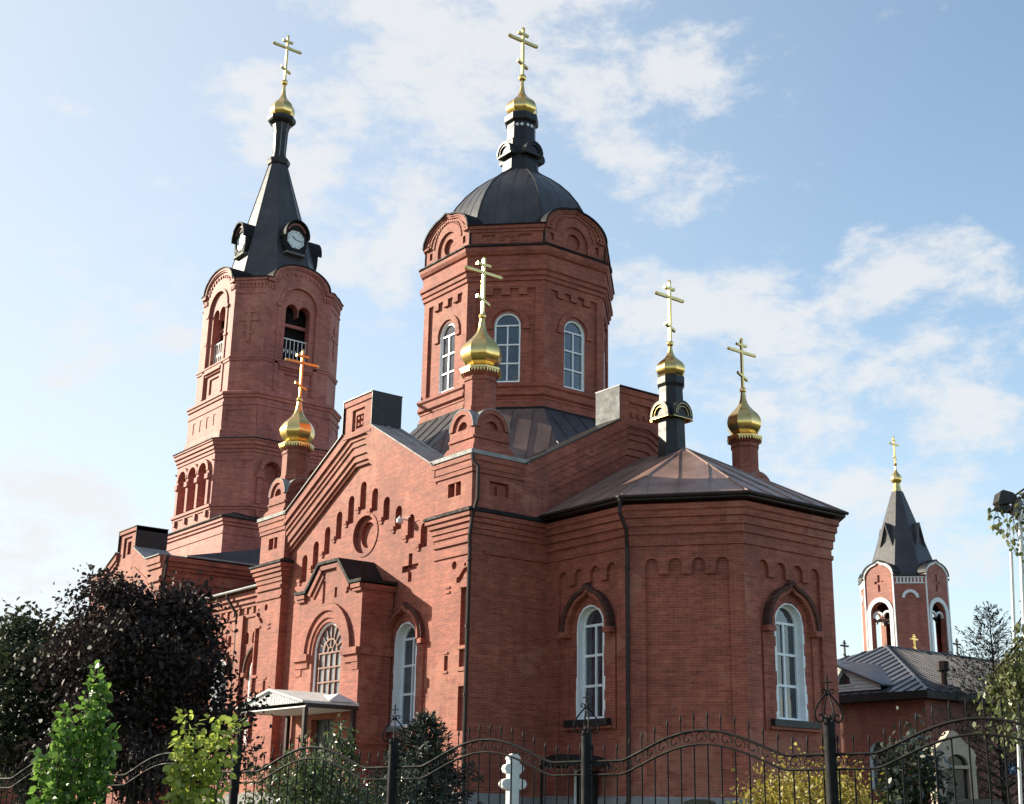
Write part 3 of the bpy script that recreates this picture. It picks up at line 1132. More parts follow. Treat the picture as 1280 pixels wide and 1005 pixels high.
for x, y in ((-0.82, 0.82), (-13.18, 0.82), (-0.82, 13.18), (-13.18, 13.18)):
    build_pedestal(x, y)


# -- seamed metal roof facets
def roof_facet(mb, pts, mat, seam_dir, step=0.6, h=0.035, w=0.025):
    """planar facet with standing seams running along seam_dir"""
    P = [Vector(p) for p in pts]
    mb.poly(P, mat)
    nrm = (P[1] - P[0]).cross(P[2] - P[0]).normalized()
    if nrm.z < 0:
        nrm = -nrm
    sd = Vector(seam_dir)
    sd = (sd - nrm * sd.dot(nrm)).normalized()
    ac = nrm.cross(sd)
    us = [p.dot(ac) for p in P]
    u = math.floor(min(us) / step) * step + step * 0.5
    n = len(P)
    while u < max(us) - 0.02:
        hits = []
        for i in range(n):
            a, b = P[i], P[(i + 1) % n]
            ua, ub = a.dot(ac), b.dot(ac)
            if (ua - u) * (ub - u) < 0:
                hits.append(a + (b - a) * ((u - ua) / (ub - ua)))
        if len(hits) >= 2 and u > min(us) + 0.02:
            a, b = hits[0], hits[1]
            off = ac * w / 2
            v = [a - off, a + off, b + off, b - off]
            v = v + [q + nrm * h for q in v]
            mb.add(v, [(4, 5, 6, 7), (0, 1, 5, 4), (1, 2, 6, 5), (2, 3, 7, 6), (3, 0, 4, 7)], mat)
        u += step


def build_crossing_roof():
    mb = MB()
    zr, ze = 14.3, 12.15
    # gable roofs behind the parapets
    for fr in (fS, fE, fN, fW):
        for sg in (-1, 1):
            pts = [fr.p(sg * 5.1, ze, -1.1), fr.p(0, zr, -1.1), fr.p(0, zr, -5.0), fr.p(sg * 5.1, ze, -5.0)]
            roof_facet(mb, pts, DARKROOF, (pts[1] - pts[0]), 0.6)
    # flat gutter deck behind the piers
    mb.box((-13.0, 1.05, 12.0), (-1.0, 12.95, 12.12), DARKROOF)
    # skirt roof round the drum
    t = math.tan(math.pi / 8)
    A = octpoly(-7, 7, 3.58 * t, 3.58)
    B = octpoly(-7, 7, 6.1 * t, 6.1)
    for i in range(8):
        j = (i + 1) % 8
        pts = [(*B[i], 13.0), (*B[j], 13.0), (*A[j], 15.72), (*A[i], 15.72)]
        m = Vector(((A[i][0] + A[j][0]) / 2 + 7, (A[i][1] + A[j][1]) / 2 - 7, -1.0))
        roof_facet(mb, pts, MIDROOF if i == 1 else DARKROOF, m, 0.75, 0.03, 0.02)
    mb.build('crossing_roof', church, None, True)


build_crossing_roof()


# -- drum, dome and lantern
def build_drum():
    mb = MB()
    t = math.tan(math.pi / 8)
    R = 3.5
    poly = octpoly(-7, 7, R * t, R)
    fac = octfaces(-7, 7, R * t, R)
    wins = []
    for i, (fr, hw) in enumerate(fac):
        card = i % 2 == 0
        pan = merlon_panel(-1.12, 1.12, 16.75, 20.2, 20.46, 4)
        win = arch(0.08 if i else 0.1, 0.98, 16.8, 19.52)
        mb.wall(fr, rect(-hw, hw, 15.0, 22.3), [(pan, 0.09, None, None)], 0, 0, BRICK, False)
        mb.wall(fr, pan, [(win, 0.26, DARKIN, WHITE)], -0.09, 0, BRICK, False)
        cx = 0.08 if i else 0.1
        # brick arch roll over the window
        A = arcpts(cx, 19.03, 0.80, 0, 180, 12)
        B = arcpts(cx, 19.03, 0.60, 0, 180, 12)
        mb.band(fr, A, B, -0.09, -0.03, BRICK)
        for sg in (-1, 1):
            mb.fbox(fr, cx + sg * 0.7 - 0.14, cx + sg * 0.7 + 0.14, 18.86, 19.03 - 0.003, -0.09, -0.02, BRICK)
        wins.append((fr, cx))
        # upper frieze box
        if card:
            z0, zs, zt, w = 22.25, 22.98, 24.0, 2 * hw + 0.06
            B_ = ogee(0, w, zs, zt, 14, 0.86)
            out = [(w / 2, z0)] + B_ + [(-w / 2, z0)]
            nich = arch(0, 1.32, z0 + 0.06, 23.28, 12)
            smalls = [(rect(sg * 1.12 - 0.09, sg * 1.12 + 0.09, 22.45, 22.75), 0.1, BRICK, None) for sg in (-1, 1)]
            mb.wall(fr, out, [(nich, 0.08, None, None)] + smalls, 0.0, 0.5, BRICK)
            mb.wall(fr, nich, [(circle(0, 22.68, 0.33, 20), 0.12, BRICK, None)], -0.08, 0, BRICK, False)
            for f0, f1, dd in ((1.0, 0.93, 0.10), (0.925, 0.86, 0.06), (0.80, 0.74, 0.04)):
                A = [(x * f0, zs + (z - zs) * f0) for x, z in B_]
                B2 = [(x * f1, zs + (z - zs) * f1) for x, z in B_]
                mb.band(fr, A, B2, -0.02, dd, BRICK)
            for k in range(-9, 10):
                an = math.radians(90 + k * 9.0)
                p = (0.92 * math.cos(an), 22.75 + 0.98 * math.sin(an))
                mb.fbox(fr, p[0] - 0.035, p[0] + 0.035, p[1] - 0.07, p[1] + 0.07, 0, 0.035, BRICK)
            for sg in (-1, 1):
                for dz in (0.0, 0.15):
                    mb.fbox(fr, sg * 1.32 - 0.16, sg * 1.32 + 0.16, 22.9 + dz * 1.2, 22.98 + dz * 1.2, 0.0, 0.11 - dz * 0.3, BRICK)
        else:
            holes = [(rect(-0.95, -0.45, 22.5, 22.64), 0.06, BRICK, None), (rect(0.45, 0.95, 22.5, 22.64), 0.06, BRICK, None)]
            mb.wall(fr, rect(-hw, hw, 22.25, 23.0), holes, 0.0, 0.4, BRICK)
            mb.fbox(fr, -hw, hw, 22.86, 23.0, 0, 0.10, BRICK)
            mb.fbox(fr, -hw, hw, 22.74, 22.857, 0, 0.05, BRICK)
            # small brick rosette
            for k in range(6):
                an = math.radians(k * 36)
                mb.fbox(fr, 0.2 * math.cos(an) - 0.05, 0.2 * math.cos(an) + 0.05, 22.42 + 0.2 * math.sin(an) - 0.04, 22.42 + 0.2 * math.sin(an) + 0.05, 0, 0.04, BRICK)
    mb.ring(poly, [(-0.1, 20.72), (0.06, 20.74), (0.06, 20.88), (0.12, 20.92), (0.12, 21.08), (0.19, 21.12), (0.19, 21.28), (0.08, 21.34), (0.08, 21.72), (0.16, 21.78), (0.22, 21.9), (0.22, 22.06), (-0.1, 22.10)], BRICK)
    mb.ring(poly, [(-0.1, 16.1), (0.03, 16.12), (0.03, 16.2), (0.12, 16.26), (0.12, 16.36), (0.07, 16.4), (0.07, 16.52), (0.14, 16.58), (0.14, 16.68), (-0.1, 16.78)], BRICK)
    mb.ring(poly, [(0.05, 14.9), (0.05, 15.95), (-0.05, 16.0)], BRICK)
    d = mb.build('drum', church)
    cp = MB()
    cp.ring(poly, [(0.18, 22.07), (0.27, 22.07), (0.27, 22.12), (0.0, 22.26)], FLASH)
    cp.ring(poly, [(-0.05, 15.66), (0.09, 15.66), (0.09, 15.8), (-0.05, 15.84)], FLASH)
    for i, (fr, hw) in enumerate(fac):
        if i % 2 == 0:
            w = 2 * hw + 0.06
            B_ = ogee(0, w, 22.98, 24.0, 14, 0.86)
            A = [(x * 1.045, 22.98 + (z - 22.98) * 1.06 + 0.02) for x, z in B_]
            B2 = [(x * 1.003, 22.98 + (z - 22.98) * 1.003 + 0.004) for x, z in B_]
            cp.band(fr, A, B2, -1.9, 0.16, FLASH)
            for sg in (-1, 1):
                a, b = sorted((sg * (w / 2 + 0.003), sg * (w / 2 + 0.03)))
                cp.fbox(fr, a, b, 22.27, 22.975, -0.4, 0.04, FLASH)
        else:
            cp.fbox(fr, -hw - 0.03, hw + 0.03, 23.003, 23.04, -0.5, 0.16, FLASH)
    cp.build('drum_flashing', d, None, True)
    for i, (fr, cx) in enumerate(wins):
        window(church, fr, cx, 0.96, 16.81, 19.5, -0.2, [19.02, 18.27, 17.54], 0.055)
    # dome, eight ribbed facets
    dm = MB()
    DK = 0.985
    prof = [(3.42, 22.95), (3.36, 23.3), (3.2, 23.9), (2.98, 24.45), (2.68, 25.0), (2.3, 25.52), (1.86, 25.98), (1.4, 26.36), (1.0, 26.64), (0.75, 26.85)]
    dm.lathe((-7, 7), [(r * DK, z) for r, z in prof], 8, DARKROOF, math.pi / 8)
    for k in range(8):
        a = math.pi / 8 + k * math.pi / 4
        pts = [(-7 + r * (DK + 0.003) * math.cos(a), 7 + r * (DK + 0.003) * math.sin(a), z) for r, z in prof]
        dm.tube(pts, 0.03, BLACKM, 6)
    # sheet seams running down each facet
    for k in range(8):
        a = k * math.pi / 4
        n = Vector((math.cos(a), math.sin(a), 0))
        u = Vector((-n.y, n.x, 0))
        for s in (-0.55, 0.0, 0.55):
            pts = []
            for r, z in prof:
                if abs(s) < r * math.tan(math.pi / 8) - 0.03:
                    q = Vector((-7, 7, z)) + n * (r * DK * math.cos(math.pi / 8) + 0.001) + u * s
                    pts.append(q)
            if len(pts) > 2:
                dm.tube(pts, 0.012, DARKROOF, 4)
    dm.build('dome', church, 20)
    # lantern
    ln = MB()
    c = (-7, 7)
    ln.lathe(c, [(0.78, 26.7), (0.76, 27.3), (0.72, 27.35), (0.70, 28.2), (0.62, 28.3), (0.60, 29.05), (0.70, 29.12), (0.73, 29.16), (0.73, 29.42), (0.70, 29.47), (0.55, 29.5)], 8, BLACKM, math.pi / 8)
    for k in range(4):
        an = math.pi / 4 + k * math.pi / 2
        an = k * math.pi / 2
        n = Vector((math.cos(an), math.sin(an), 0))
        fr = Fr(Vector((-7, 7, 0)), Vector((-n.y, n.x, 0)), n)
        A = arcpts(0, 27.55, 0.46, 0, 180, 12, 1.1)
        for f0, f1, dd in ((1.0, 0.84, 0.92), (0.83, 0.64, 0.88), (0.63, 0.02, 0.82)):
            ln.band(fr, [(x * f0, 27.55 + (z - 27.55) * f0) for x, z in A], [(x * f1, 27.55 + (z - 27.55) * f1) for x, z in A], 0.3, dd, BLACKM)
        ln.fbox(fr, -0.46, 0.46, 27.46, 27.548, 0.3, 0.88, BLACKM)
    for k in range(8):
        an = k * math.pi / 4
        n = Vector((math.cos(an), math.sin(an), 0))
        fr = Fr(Vector((-7, 7, 0)), Vector((-n.y, n.x, 0)), n)
        for s in (-0.14, 0.06):
            s += 0.04
            ln.prism(fr, [(s - 0.085, 28.9), (s, 28.82), (s + 0.085, 28.9), (s, 28.98)], 0.55, 0.578, WHITEP)
    l = ln.build('lantern', church)
    on = MB()
    onion(on, c, 29.48, 30.95, 0.68, rb=0.5)
    on.lathe(c, [(0.08, 30.9), (0.07, 31.25)], 8, GOLD)
    on.ball((c[0], c[1], 31.37), 0.17, GOLD, 12)
    on.build('onion_dome', l, 25)
    cr_ = MB()
    cross(cr_, c, 31.48, 33.72, 0.72, 0.055)
    cr_.build('cross', l)


build_drum()


# -- apse: three visible sides of an octagon
AP = [(0.0, 3.0), (3.85, 3.0), (6.5, 5.05), (6.5, 8.95), (3.85, 11.0), (0.0, 11.0)]


def build_apse():
    mb = MB()
    specs = [(0, (0.60, 3.30), 2.0, True), (1, (0.48, 2.92), None, False), (2, (0.58, 3.28), 1.93, True), (3, (0.48, 2.92), None, False), (4, (0.6, 3.3), 2.0, True)]
    wins = []
    for i, (s0, s1), wc, has in specs:
        a, b = Vector((*AP[i], 0)), Vector((*AP[i + 1], 0))
        u = (b - a).normalized()
        fr = Fr(a, u, Vector((u.y, -u.x, 0)))
        L = (b - a).length
        pan = arch_frieze_panel(s0, s1, 2.75, 8.46, 8.93, 4, 0.30)
        mb.wall(fr, rect(0, L, GZ - 0.3, 10.7), [(pan, 0.10, None, None)], 0, 0, BRICK, False)
        hs = []
        if has:
            hs.append((arch(wc, 1.13, 4.42, 7.74, 14), 0.46, None, WHITE))
        mb.wall(fr, pan, hs, -0.10, 0, BRICK, False)
        if has:
            plaster_border(mb, fr, wc, 1.13, 4.42, 7.74, -0.10, i + 5)
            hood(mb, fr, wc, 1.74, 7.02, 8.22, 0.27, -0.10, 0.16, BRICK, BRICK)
            for sg in (-1, 1):
                mb.fbox(fr, wc + sg * 1.06 - 0.12, wc + sg * 1.06 + 0.12, 4.1, 6.85, -0.10, -0.05, BRICK)
            mb.fbox(fr, wc - 1.05, wc + 1.05, 4.12, 4.2, -0.10, 0.06, BRICK)
            mb.fbox(fr, wc - 0.98, wc + 0.98, 4.203, 4.4, -0.10, 0.12, BLACKM)
            wins.append((fr, wc))
    mb.ring(AP, [(-0.1, 9.28), (0.05, 9.30), (0.05, 9.42), (-0.1, 9.45)], BRICK, False)
    mb.ring(AP, [(-0.1, 9.62), (0.06, 9.64), (0.06, 9.86), (0.12, 9.88), (0.12, 10.10), (0.19, 10.13), (0.19, 10.30), (0.25, 10.34), (0.25, 10.5), (-0.1, 10.62)], BRICK, False)
    mb.ring(AP, [(-0.02, GZ - 0.3), (0.10, GZ - 0.3), (0.10, 2.16), (-0.02, 2.24)], PLINTH, False)
    mb.build('apse_wall', church)
    for fr, wc in wins:
        window(church, fr, wc, 1.13, 4.42, 7.74, -0.36, [7.2, 6.3, 5.4], 0.075)
    rf = MB()
    ze, o = 10.74, 0.46
    E = []
    n = len(AP)
    P = [Vector(p) for p in AP]
    for i in range(n):
        if 0 < i < n - 1:
            a, b = (P[i] - P[i - 1]).normalized(), (P[i + 1] - P[i]).normalized()
        else:
            a = b = (P[1] - P[0]).normalized() if i == 0 else (P[-1] - P[-2]).normalized()
        na, nb = Vector((a.y, -a.x)), Vector((b.y, -b.x))
        m = na + nb
        m = m / m.dot(na)
        q = P[i] + m * o
        E.append((q.x, q.y, ze))
    apex = (2.2, 7.0, 13.36)
    back = (0.0, 7.0, 13.42)
    roof_facet(rf, [E[0], E[1], apex, back], BROWNROOF, (0, 1, 1), 0.92)
    for i in (1, 2, 3):
        m = Vector(apex) - (Vector(E[i]) + Vector(E[i + 1])) / 2
        roof_facet(rf, [E[i], E[i + 1], apex], BROWNROOF, m, 0.92)
    roof_facet(rf, [E[4], E[5], back, apex], BROWNROOF, (0, -1, 1), 0.92)
    for i in (1, 2, 3, 4):
        rf.tube([E[i], apex], 0.04, BROWNROOF, 6)
    # eave fascia, soffit and gutter
    rf.ring(AP, [(0.1, 10.58), (0.44, 10.60), (0.45, 10.735), (0.40, 10.75)], BLACKM, False)
    rf.build('apse_roof', church)
    g = MB()
    pts = [(x, y, 10.70) for x, y in [(E[0][0] + 0.3, E[0][1] - 0.05), (E[1][0] + 0.02, E[1][1] - 0.05)]]
    g.tube(pts, 0.055, PIPE, 8)
    pts = [(E[1][0] + 0.03, E[1][1] - 0.05, 10.7), (E[2][0] + 0.05, E[2][1] - 0.02, 10.7), (E[3][0] + 0.05, E[3][1], 10.7)]
    g.tube(pts, 0.055, PIPE, 8)
    g.build('gutter', church, None, True)
    dp = MB()
    c = Vector((3.87, 2.98, 0))
    nrm = Vector((0.35, -0.94, 0)).normalized()
    q = c + nrm * 0.1
    dp.tube([(E[1][0], E[1][1] - 0.03, 10.68), (E[1][0], E[1][1] - 0.03, 10.25), (q.x + 0.1, q.y - 0.12, 9.75), (q.x, q.y, 9.25), (q.x, q.y, 2.1), (q.x + 0.1, q.y - 0.2, 1.9)], 0.062, PIPE, 8)
    for z in (8.6, 6.6, 4.6, 2.6):
        dp.lathe((q.x, q.y), [(0.085, z), (0.085, z + 0.06)], 10, PIPE)
    dp.build('downpipe', church)
    # basement entrance hood beside the plinth, under the first window
    h = MB()
    fr = Fr((2.15, 3.0, 0), (1, 0, 0), (0, -1, 0))
    A = arcpts(0, 3.02, 0.98, 0, 180, 14, 0.36)
    B = arcpts(0, 3.02, 0.93, 0, 180, 14, 0.31)
    h.band(fr, A, B, 0.1, 1.15, FLASH)
    h.prism(fr, A, 1.10, 1.14, FLASH)
    h.fbox(fr, -0.96, -0.9, 1.3, 3.02, 1.05, 1.11, FLASH)
    h.fbox(fr, 0.9, 0.96, 1.3, 3.02, 1.05, 1.11, FLASH)
    h.fbox(fr, -0.45, 0.42, 1.3, 2.9, 0.105, 0.16, FLASH)
    h.fbox(fr, -0.52, -0.452, 1.3, 2.97, 0.105, 0.2, WHITE)
    h.build('basement_hood', church)


build_apse()


# -- black metal cupola on the apse roof
def build_apse_cupola():
    c = (1.62, 7.0)
    mb = MB()
    mb.lathe(c, [(0.50, 12.9), (0.47, 14.4), (0.46, 14.42), (0.42, 15.55), (0.46, 15.62), (0.49, 15.66), (0.49, 15.90), (0.42, 15.98)], 8, BLACKM, math.pi / 8)
    for k in range(4):
        an = k * math.pi / 2
        n = Vector((math.cos(an), math.sin(an), 0))
        fr = Fr(Vector((*c, 0)), Vector((-n.y, n.x, 0)), n)
        A = arcpts(0, 14.52, 0.43, 0, 180, 14, 1.15)
        for f0, f1, dd in ((1.0, 0.80, 0.58), (0.78, 0.58, 0.55), (0.56, 0.02, 0.5)):
            mb.band(fr, [(x * f0, 14.52 + (z - 14.52) * f0) for x, z in A], [(x * f1, 14.52 + (z - 14.52) * f1) for x, z in A], 0.2, dd, BLACKM)
        for f0, f1, dd in ((0.80, 0.775, 0.592), (0.585, 0.565, 0.56)):
            mb.band(fr, [(x * f0, 14.52 + (z - 14.52) * f0) for x, z in A], [(x * f1, 14.52 + (z - 14.52) * f1) for x, z in A], 0.5, dd, GOLD)
        mb.fbox(fr, -0.43, 0.43, 14.43, 14.517, 0.2, 0.57, BLACKM)
        mb.fbox(fr, -0.44, 0.44, 14.414, 14.43, 0.3, 0.585, GOLD)
    o = mb.build('black_cupola', church)
    on = MB()
    onion(on, c, 15.93, 17.05, 0.52)
    on.ball((c[0], c[1], 17.17), 0.115, GOLD, 12)
    on.build('onion_dome', o, 25)
    cr_ = MB()
    cross(cr_, c, 17.25, 19.45, 0.62)
    cr_.build('cross', o)


build_apse_cupola()


# -- porch with stepped gable on the south front
def build_porch():
    yf = -0.95
    cx = -6.72
    fr = Fr((cx, yf, 0), (1, 0, 0), (0, -1, 0))
    hw = 2.1
    out = [(-hw, GZ - 0.3), (hw, GZ - 0.3), (hw, 8.78), (1.55, 8.78), (0.72, 9.62), (-0.28 - 0.3, 9.62), (-1.45, 8.78), (-hw, 8.78)]
    out = [(-hw, GZ - 0.3), (hw, GZ - 0.3), (hw, 8.80), (1.42, 8.80), (0.62, 9.66), (-0.62, 9.66), (-1.42, 8.80), (-hw, 8.80)]
    mb = MB()
    win = arch(0, 1.96, 5.18, 7.72, 16)
    door = rect(-0.75, 0.75, GZ - 0.2, 4.55)
    nic1 = rect(-0.5, -0.34, 8.35, 9.15)
    nic2 = rect(0.3, 0.46, 8.5, 8.85)
    mb.wall(fr, out, [(win, 0.22, None, None), (door, 0.3, None, None), (nic1, 0.1, BRICK, None), (nic2, 0.1, BRICK, None)], 0, 1.2, BRICK)
    # arch mould over the big window, imposts, stepped corbels
    A = arcpts(0, 6.74, 1.62, 0, 180, 18)
    B = arcpts(0, 6.74, 1.36, 0, 180, 18)
    C_ = arcpts(0, 6.74, 1.12, 0, 180, 18)
    mb.band(fr, A, B, 0, 0.12, BRICK)
    mb.band(fr, B, C_, 0, 0.05, BRICK)
    for sg in (-1, 1):
        mb.fbox(fr, *sorted((sg * 1.12, sg * 2.12)), 6.52, 6.737, 0, 0.15, BRICK)
        mb.fbox(fr, *sorted((sg * 1.2, sg * 2.08)), 6.28, 6.517, 0, 0.06, BRICK)
        mb.fbox(fr, *sorted((sg * 1.66, sg * 2.06)), 6.03, 6.277, 0, 0.03, BRICK)
        mb.fbox(fr, *sorted((sg * 1.62, sg * 2.12)), 8.55, 8.66, 0, 0.09, BRICK)
        mb.fbox(fr, *sorted((sg * 1.55, sg * 2.13)), 8.663, 8.79, 0, 0.14, BRICK)
        a, b = [(sg * 1.40, 8.78), (sg * 0.60, 9.64)], [(sg * 1.22, 8.68), (sg * 0.52, 9.44)]
        mb.band(fr, a, b, 0, 0.11, BRICK)
        a, b = [(sg * 1.2, 8.65), (sg * 0.50, 9.41)], [(sg * 1.06, 8.58), (sg * 0.44, 9.27)]
        mb.band(fr, a, b, 0, 0.05, BRICK)
    mb.fbox(fr, -0.6, 0.6, 9.50, 9.655, 0, 0.11, BRICK)
    # belts on the east side of the box
    mb.box((cx + hw, yf + 0.02, 6.50), (cx + hw + 0.06, 0.29, 6.72), BRICK)
    mb.box((cx + hw, yf + 0.02, 8.60), (cx + hw + 0.08, 0.29, 8.78), BRICK)
    mb.box((cx + hw, yf + 0.02, 3.72), (cx + hw + 0.05, 0.29, 3.82), BRICK)
    mb.box((cx + hw, yf + 0.02, GZ - 0.3), (cx + hw + 0.1, 0.16, 2.2), PLINTH)
    p = mb.build('porch', church)
    rf = MB()
    prof = [(-hw - 0.14, 8.83), (-1.45, 8.83), (-0.64, 9.69), (0.64, 9.69), (1.45, 8.83), (hw + 0.14, 8.83)]
    A = [(-hw - 0.14, 8.93), (-1.50, 8.93), (-0.69, 9.79), (0.69, 9.79), (1.50, 8.93), (hw + 0.14, 8.93)]
    rf.band(fr, A, prof, -1.24, 0.17, FLASH)
    rf.build('porch_roof', p)
    w = MB()
    d = -0.19
    O, I = arch(0, 1.96, 5.18, 7.72, 16), arch(0, 1.82, 5.25, 7.65, 16)
    w.band(fr, O, I, d - 0.03, d + 0.09, WHITE, True)
    O2, I2 = arch(0, 1.82, 5.25, 7.65, 16), arch(0, 1.72, 5.30, 7.60, 16)
    w.band(fr, O2, I2, d - 0.03, d + 0.05, REDFRAME, True)
    for k in range(-2, 3):
        if k == 0:
            continue
        x = k * 0.36 - (0.0)
        w.fbox(fr, x - 0.022, x + 0.022, 5.30, 6.72, d - 0.03, d + 0.05, REDFRAME)
    w.fbox(fr, -0.022, 0.022, 5.30, 6.72, d - 0.03, d + 0.05, REDFRAME)
    for z in (5.76, 6.24, 6.72):
        w.fbox(fr, -0.86, 0.86, z - 0.024, z + 0.024, d - 0.03, d + 0.055, REDFRAME)
    w.band(fr, arcpts(0, 6.74, 0.46), arcpts(0, 6.74, 0.41), d - 0.03, d + 0.05, REDFRAME)
    w.band(fr, arcpts(0, 6.74, 0.18), arcpts(0, 6.74, 0.14), d - 0.03, d + 0.05, REDFRAME)
    for k in range(1, 8):
        a = math.radians(k * 22.5)
        r0, r1 = (0.44 if k % 2 else 0.16), 0.86
        p0 = (r0 * math.cos(a), 6.74 + r0 * math.sin(a))
        p1 = (r1 * math.cos(a), 6.74 + r1 * math.sin(a))
        nx, nz = -math.sin(a) * 0.02, math.cos(a) * 0.02
        w.band(fr, [(p0[0] + nx, p0[1] + nz), (p1[0] + nx, p1[1] + nz)], [(p0[0] - nx, p0[1] - nz), (p1[0] - nx, p1[1] - nz)], d - 0.028, d + 0.048, REDFRAME)
    w_ = w.build('arched_window', p)
    w_.parent = church
    w_.matrix_parent_inverse = church.matrix_world.inverted()
    g = MB()
    t2 = tessellate_polygon([[Vector((s, z, 0)) for s, z in O]])
    g.add([fr.p(s, z, d - 0.005) for s, z in O], [tuple(t) for t in t2], FROST)
    g.build('window_pane', w_)
    dr = MB()
    dr.fbox(fr, -0.75, 0.75, GZ - 0.2, 4.55, -0.28, -0.22, DOORM)
    for sg in (-1, 1):
        for z0, z1 in ((2.3, 3.2), (3.35, 4.35)):
            dr.fbox(fr, sg * 0.38 - 0.24, sg * 0.38 + 0.24, z0, z1, -0.225, -0.19, DOORM)
    dr.fbox(fr, -0.02, 0.02, GZ, 4.55, -0.225, -0.2, BLACKM)
    dr.build('entrance_door', church)


build_porch()


def build_canopy():
    x0, x1 = -8.95, -4.5
    yf, yb = -2.85, -0.97
    ze, zr = 4.92, 5.34
    cx = (x0 + x1) / 2
    mb = MB()
    fr = Fr((cx, yf, 0), (1, 0, 0), (0, -1, 0))
    hw = (x1 - x0) / 2
    for sg in (-1, 1):
        A = [(sg * (hw + 0.06), ze + 0.0), (0, zr + 0.05)]
        B = [(sg * (hw + 0.06), ze - 0.07), (0, zr - 0.02)]
        mb.band(fr, A, B, -(yb - yf), 0.14, PALEROOF)
    # small gable over the east side of the roof
    pk = [(x1 + 0.10, -2.1, ze + 0.02), (x1 + 0.10, -1.0, ze + 0.02), (x1 - 0.25, -1.55, ze + 0.30), (cx + 1.0, -1.55, ze + 0.30)]
    mb.add(pk, [(0, 1, 2), (0, 2, 3), (1, 3, 2)], PALEROOF)
    c = mb.build('canopy', church)
    gb = MB()
    gb.wall(fr, [(-hw, ze - 0.06), (hw, ze - 0.06), (0, zr - 0.03)], [], 0.06, 0.03, WHITEP)
    k = -hw + 0.1
    while k < hw - 0.05:
        h = (zr - 0.05 - ze) * (1 - abs(k) / hw)
        gb.fbox(fr, k - 0.02, k + 0.02, ze - 0.05, ze + h - 0.02, 0.06, 0.075, WHITEP)
        k += 0.11
    gb.build('gable_board', c)
    fa = MB()
    fa.box((x1 - 0.02, yf, ze - 0.2), (x1 + 0.05, yb, ze - 0.072), BLACKM)
    fa.box((x0 - 0.05, yf, ze - 0.2), (x0 + 0.02, yb, ze - 0.072), BLACKM)
    fa.box((x0, yf + 0.03, ze - 0.19), (x1, yb, ze - 0.15), WHITEP)
    fa.build('fascia', c, None, True)
    for x, y in ((x0 + 0.08, yf + 0.06), (x1 - 0.08, yf + 0.06), (x1 - 0.08, yb - 0.1), (x0 + 0.08, yb - 0.1)):
        p = MB()
        p.box((x - 0.065, y - 0.065, GZ - 0.2), (x + 0.065, y + 0.065, ze - 0.2), PIPE)
        p.build('post', c)
    r = MB()
    r.tube([(x0 + 0.1, yf - 0.02, 3.2), (x0 - 1.2, yf - 0.02, 2.5)], 0.03, BLACKM)
    r.tube([(x0 - 1.2, yf - 0.02, 2.5), (x0 - 1.2, yf - 0.02, 1.3)], 0.03, BLACKM)
    r.build('handrail', c)
    st = MB()
    st.box((x0 - 0.2, yf - 0.2, GZ - 0.4), (x1 + 0.2, yb + 0.05, 2.15), PLINTH)
    for k in range(4):
        st.box((x0 - 0.2 - 0.3 * (k + 1), yf - 0.2, GZ - 0.4), (x0 - 0.201 - 0.3 * k, yb, 2.0 - 0.16 * k), PLINTH)
    st.build('porch_steps', church)


build_canopy()


# -- nave between transept and bell tower
def build_nave():
    mb = MB()
    y = 0.9
    fr = Fr((-18, y, 0), (1, 0, 0), (0, -1, 0))
    wn_ = [(2.75, 1.25), (-0.6, 1.25)]
    holes = [(arch(c, w, 3.9, 7.45), 0.4, None, WHITE) for c, w in wn_]
    for c, w in wn_:
        for dx in (-1.15, -0.55, 0.05, 0.65):
            holes.append((arch(c + dx, 0.3, 7.95, 8.42, 8), 0.12, BRICK, None))
    mb.wall(fr, rect(-4.0, 4.0, GZ - 0.3, 10.1), holes, 0, 0.5, BRICK)
    for c, w in wn_:
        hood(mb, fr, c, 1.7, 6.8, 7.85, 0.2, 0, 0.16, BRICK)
        plaster_border(mb, fr, c, w, 3.9, 7.45, 0.0, 11)
    for c in (-2.4, 1.1, 3.7):
        mb.fbox(fr, c - 0.28, c + 0.28, GZ - 0.3, 9.1, 0, 0.14, BRICK)
    for z0, z1, d in ((9.0, 9.12, 0.06), (9.4, 9.55, 0.08), (9.553, 9.75, 0.16), (9.753, 10.0, 0.26)):
        mb.fbox(fr, -4, 4, z0, z1, -0.05, d, BRICK)
    for k in range(14):
        s = -3.8 + k * 0.58
        mb.fbox(fr, s - 0.1, s + 0.1, 9.15, 9.397, 0, 0.06, BRICK)
    mb.fbox(fr, -4, 4, GZ - 0.3, 2.2, 0, 0.12, PLINTH)
    mb.box((-22, 13.1, GZ - 0.3), (-14, 13.6, 10.1), BRICK)
    mb.build('nave_wall', church, None, True)
    for c, w in wn_:
        window(church, fr, c, w, 3.9, 7.45, -0.36, [6.95, 6.0, 5.0], 0.08)
    rf = MB()
    a = [(-22, 0.5, 10.1), (-14.02, 0.5, 10.1), (-14.02, 7, 12.6), (-22, 7, 12.6)]
    roof_facet(rf, a, DARKROOF, (0, 1, 0.4), 0.6)
    b = [(-22, 13.9, 10.1), (-14.02, 13.9, 10.1), (-14.02, 7, 12.6), (-22, 7, 12.6)]
    roof_facet(rf, b, DARKROOF, (0, -1, 0.4), 0.6)
    rf.box((-22, 0.47, 10.01), (-14.3, 0.9, 10.09), BLACKM)
    rf.build('nave_roof', church)
    g = MB()
    g.tube([(-22, 0.44, 10.08), (-14.3, 0.44, 10.08)], 0.06, ZINC, 8)
    g.build('gutter', church, None, True)
    dp = MB()
    dp.tube([(-17.6, 0.46, 10.05), (-17.6, 0.46, 9.9), (-17.2, 0.75, 9.2), (-17.2, 0.80, 8.8), (-17.2, 0.80, 1.8)], 0.06, PIPE, 8)
    dp.build('downpipe', church)


build_nave()


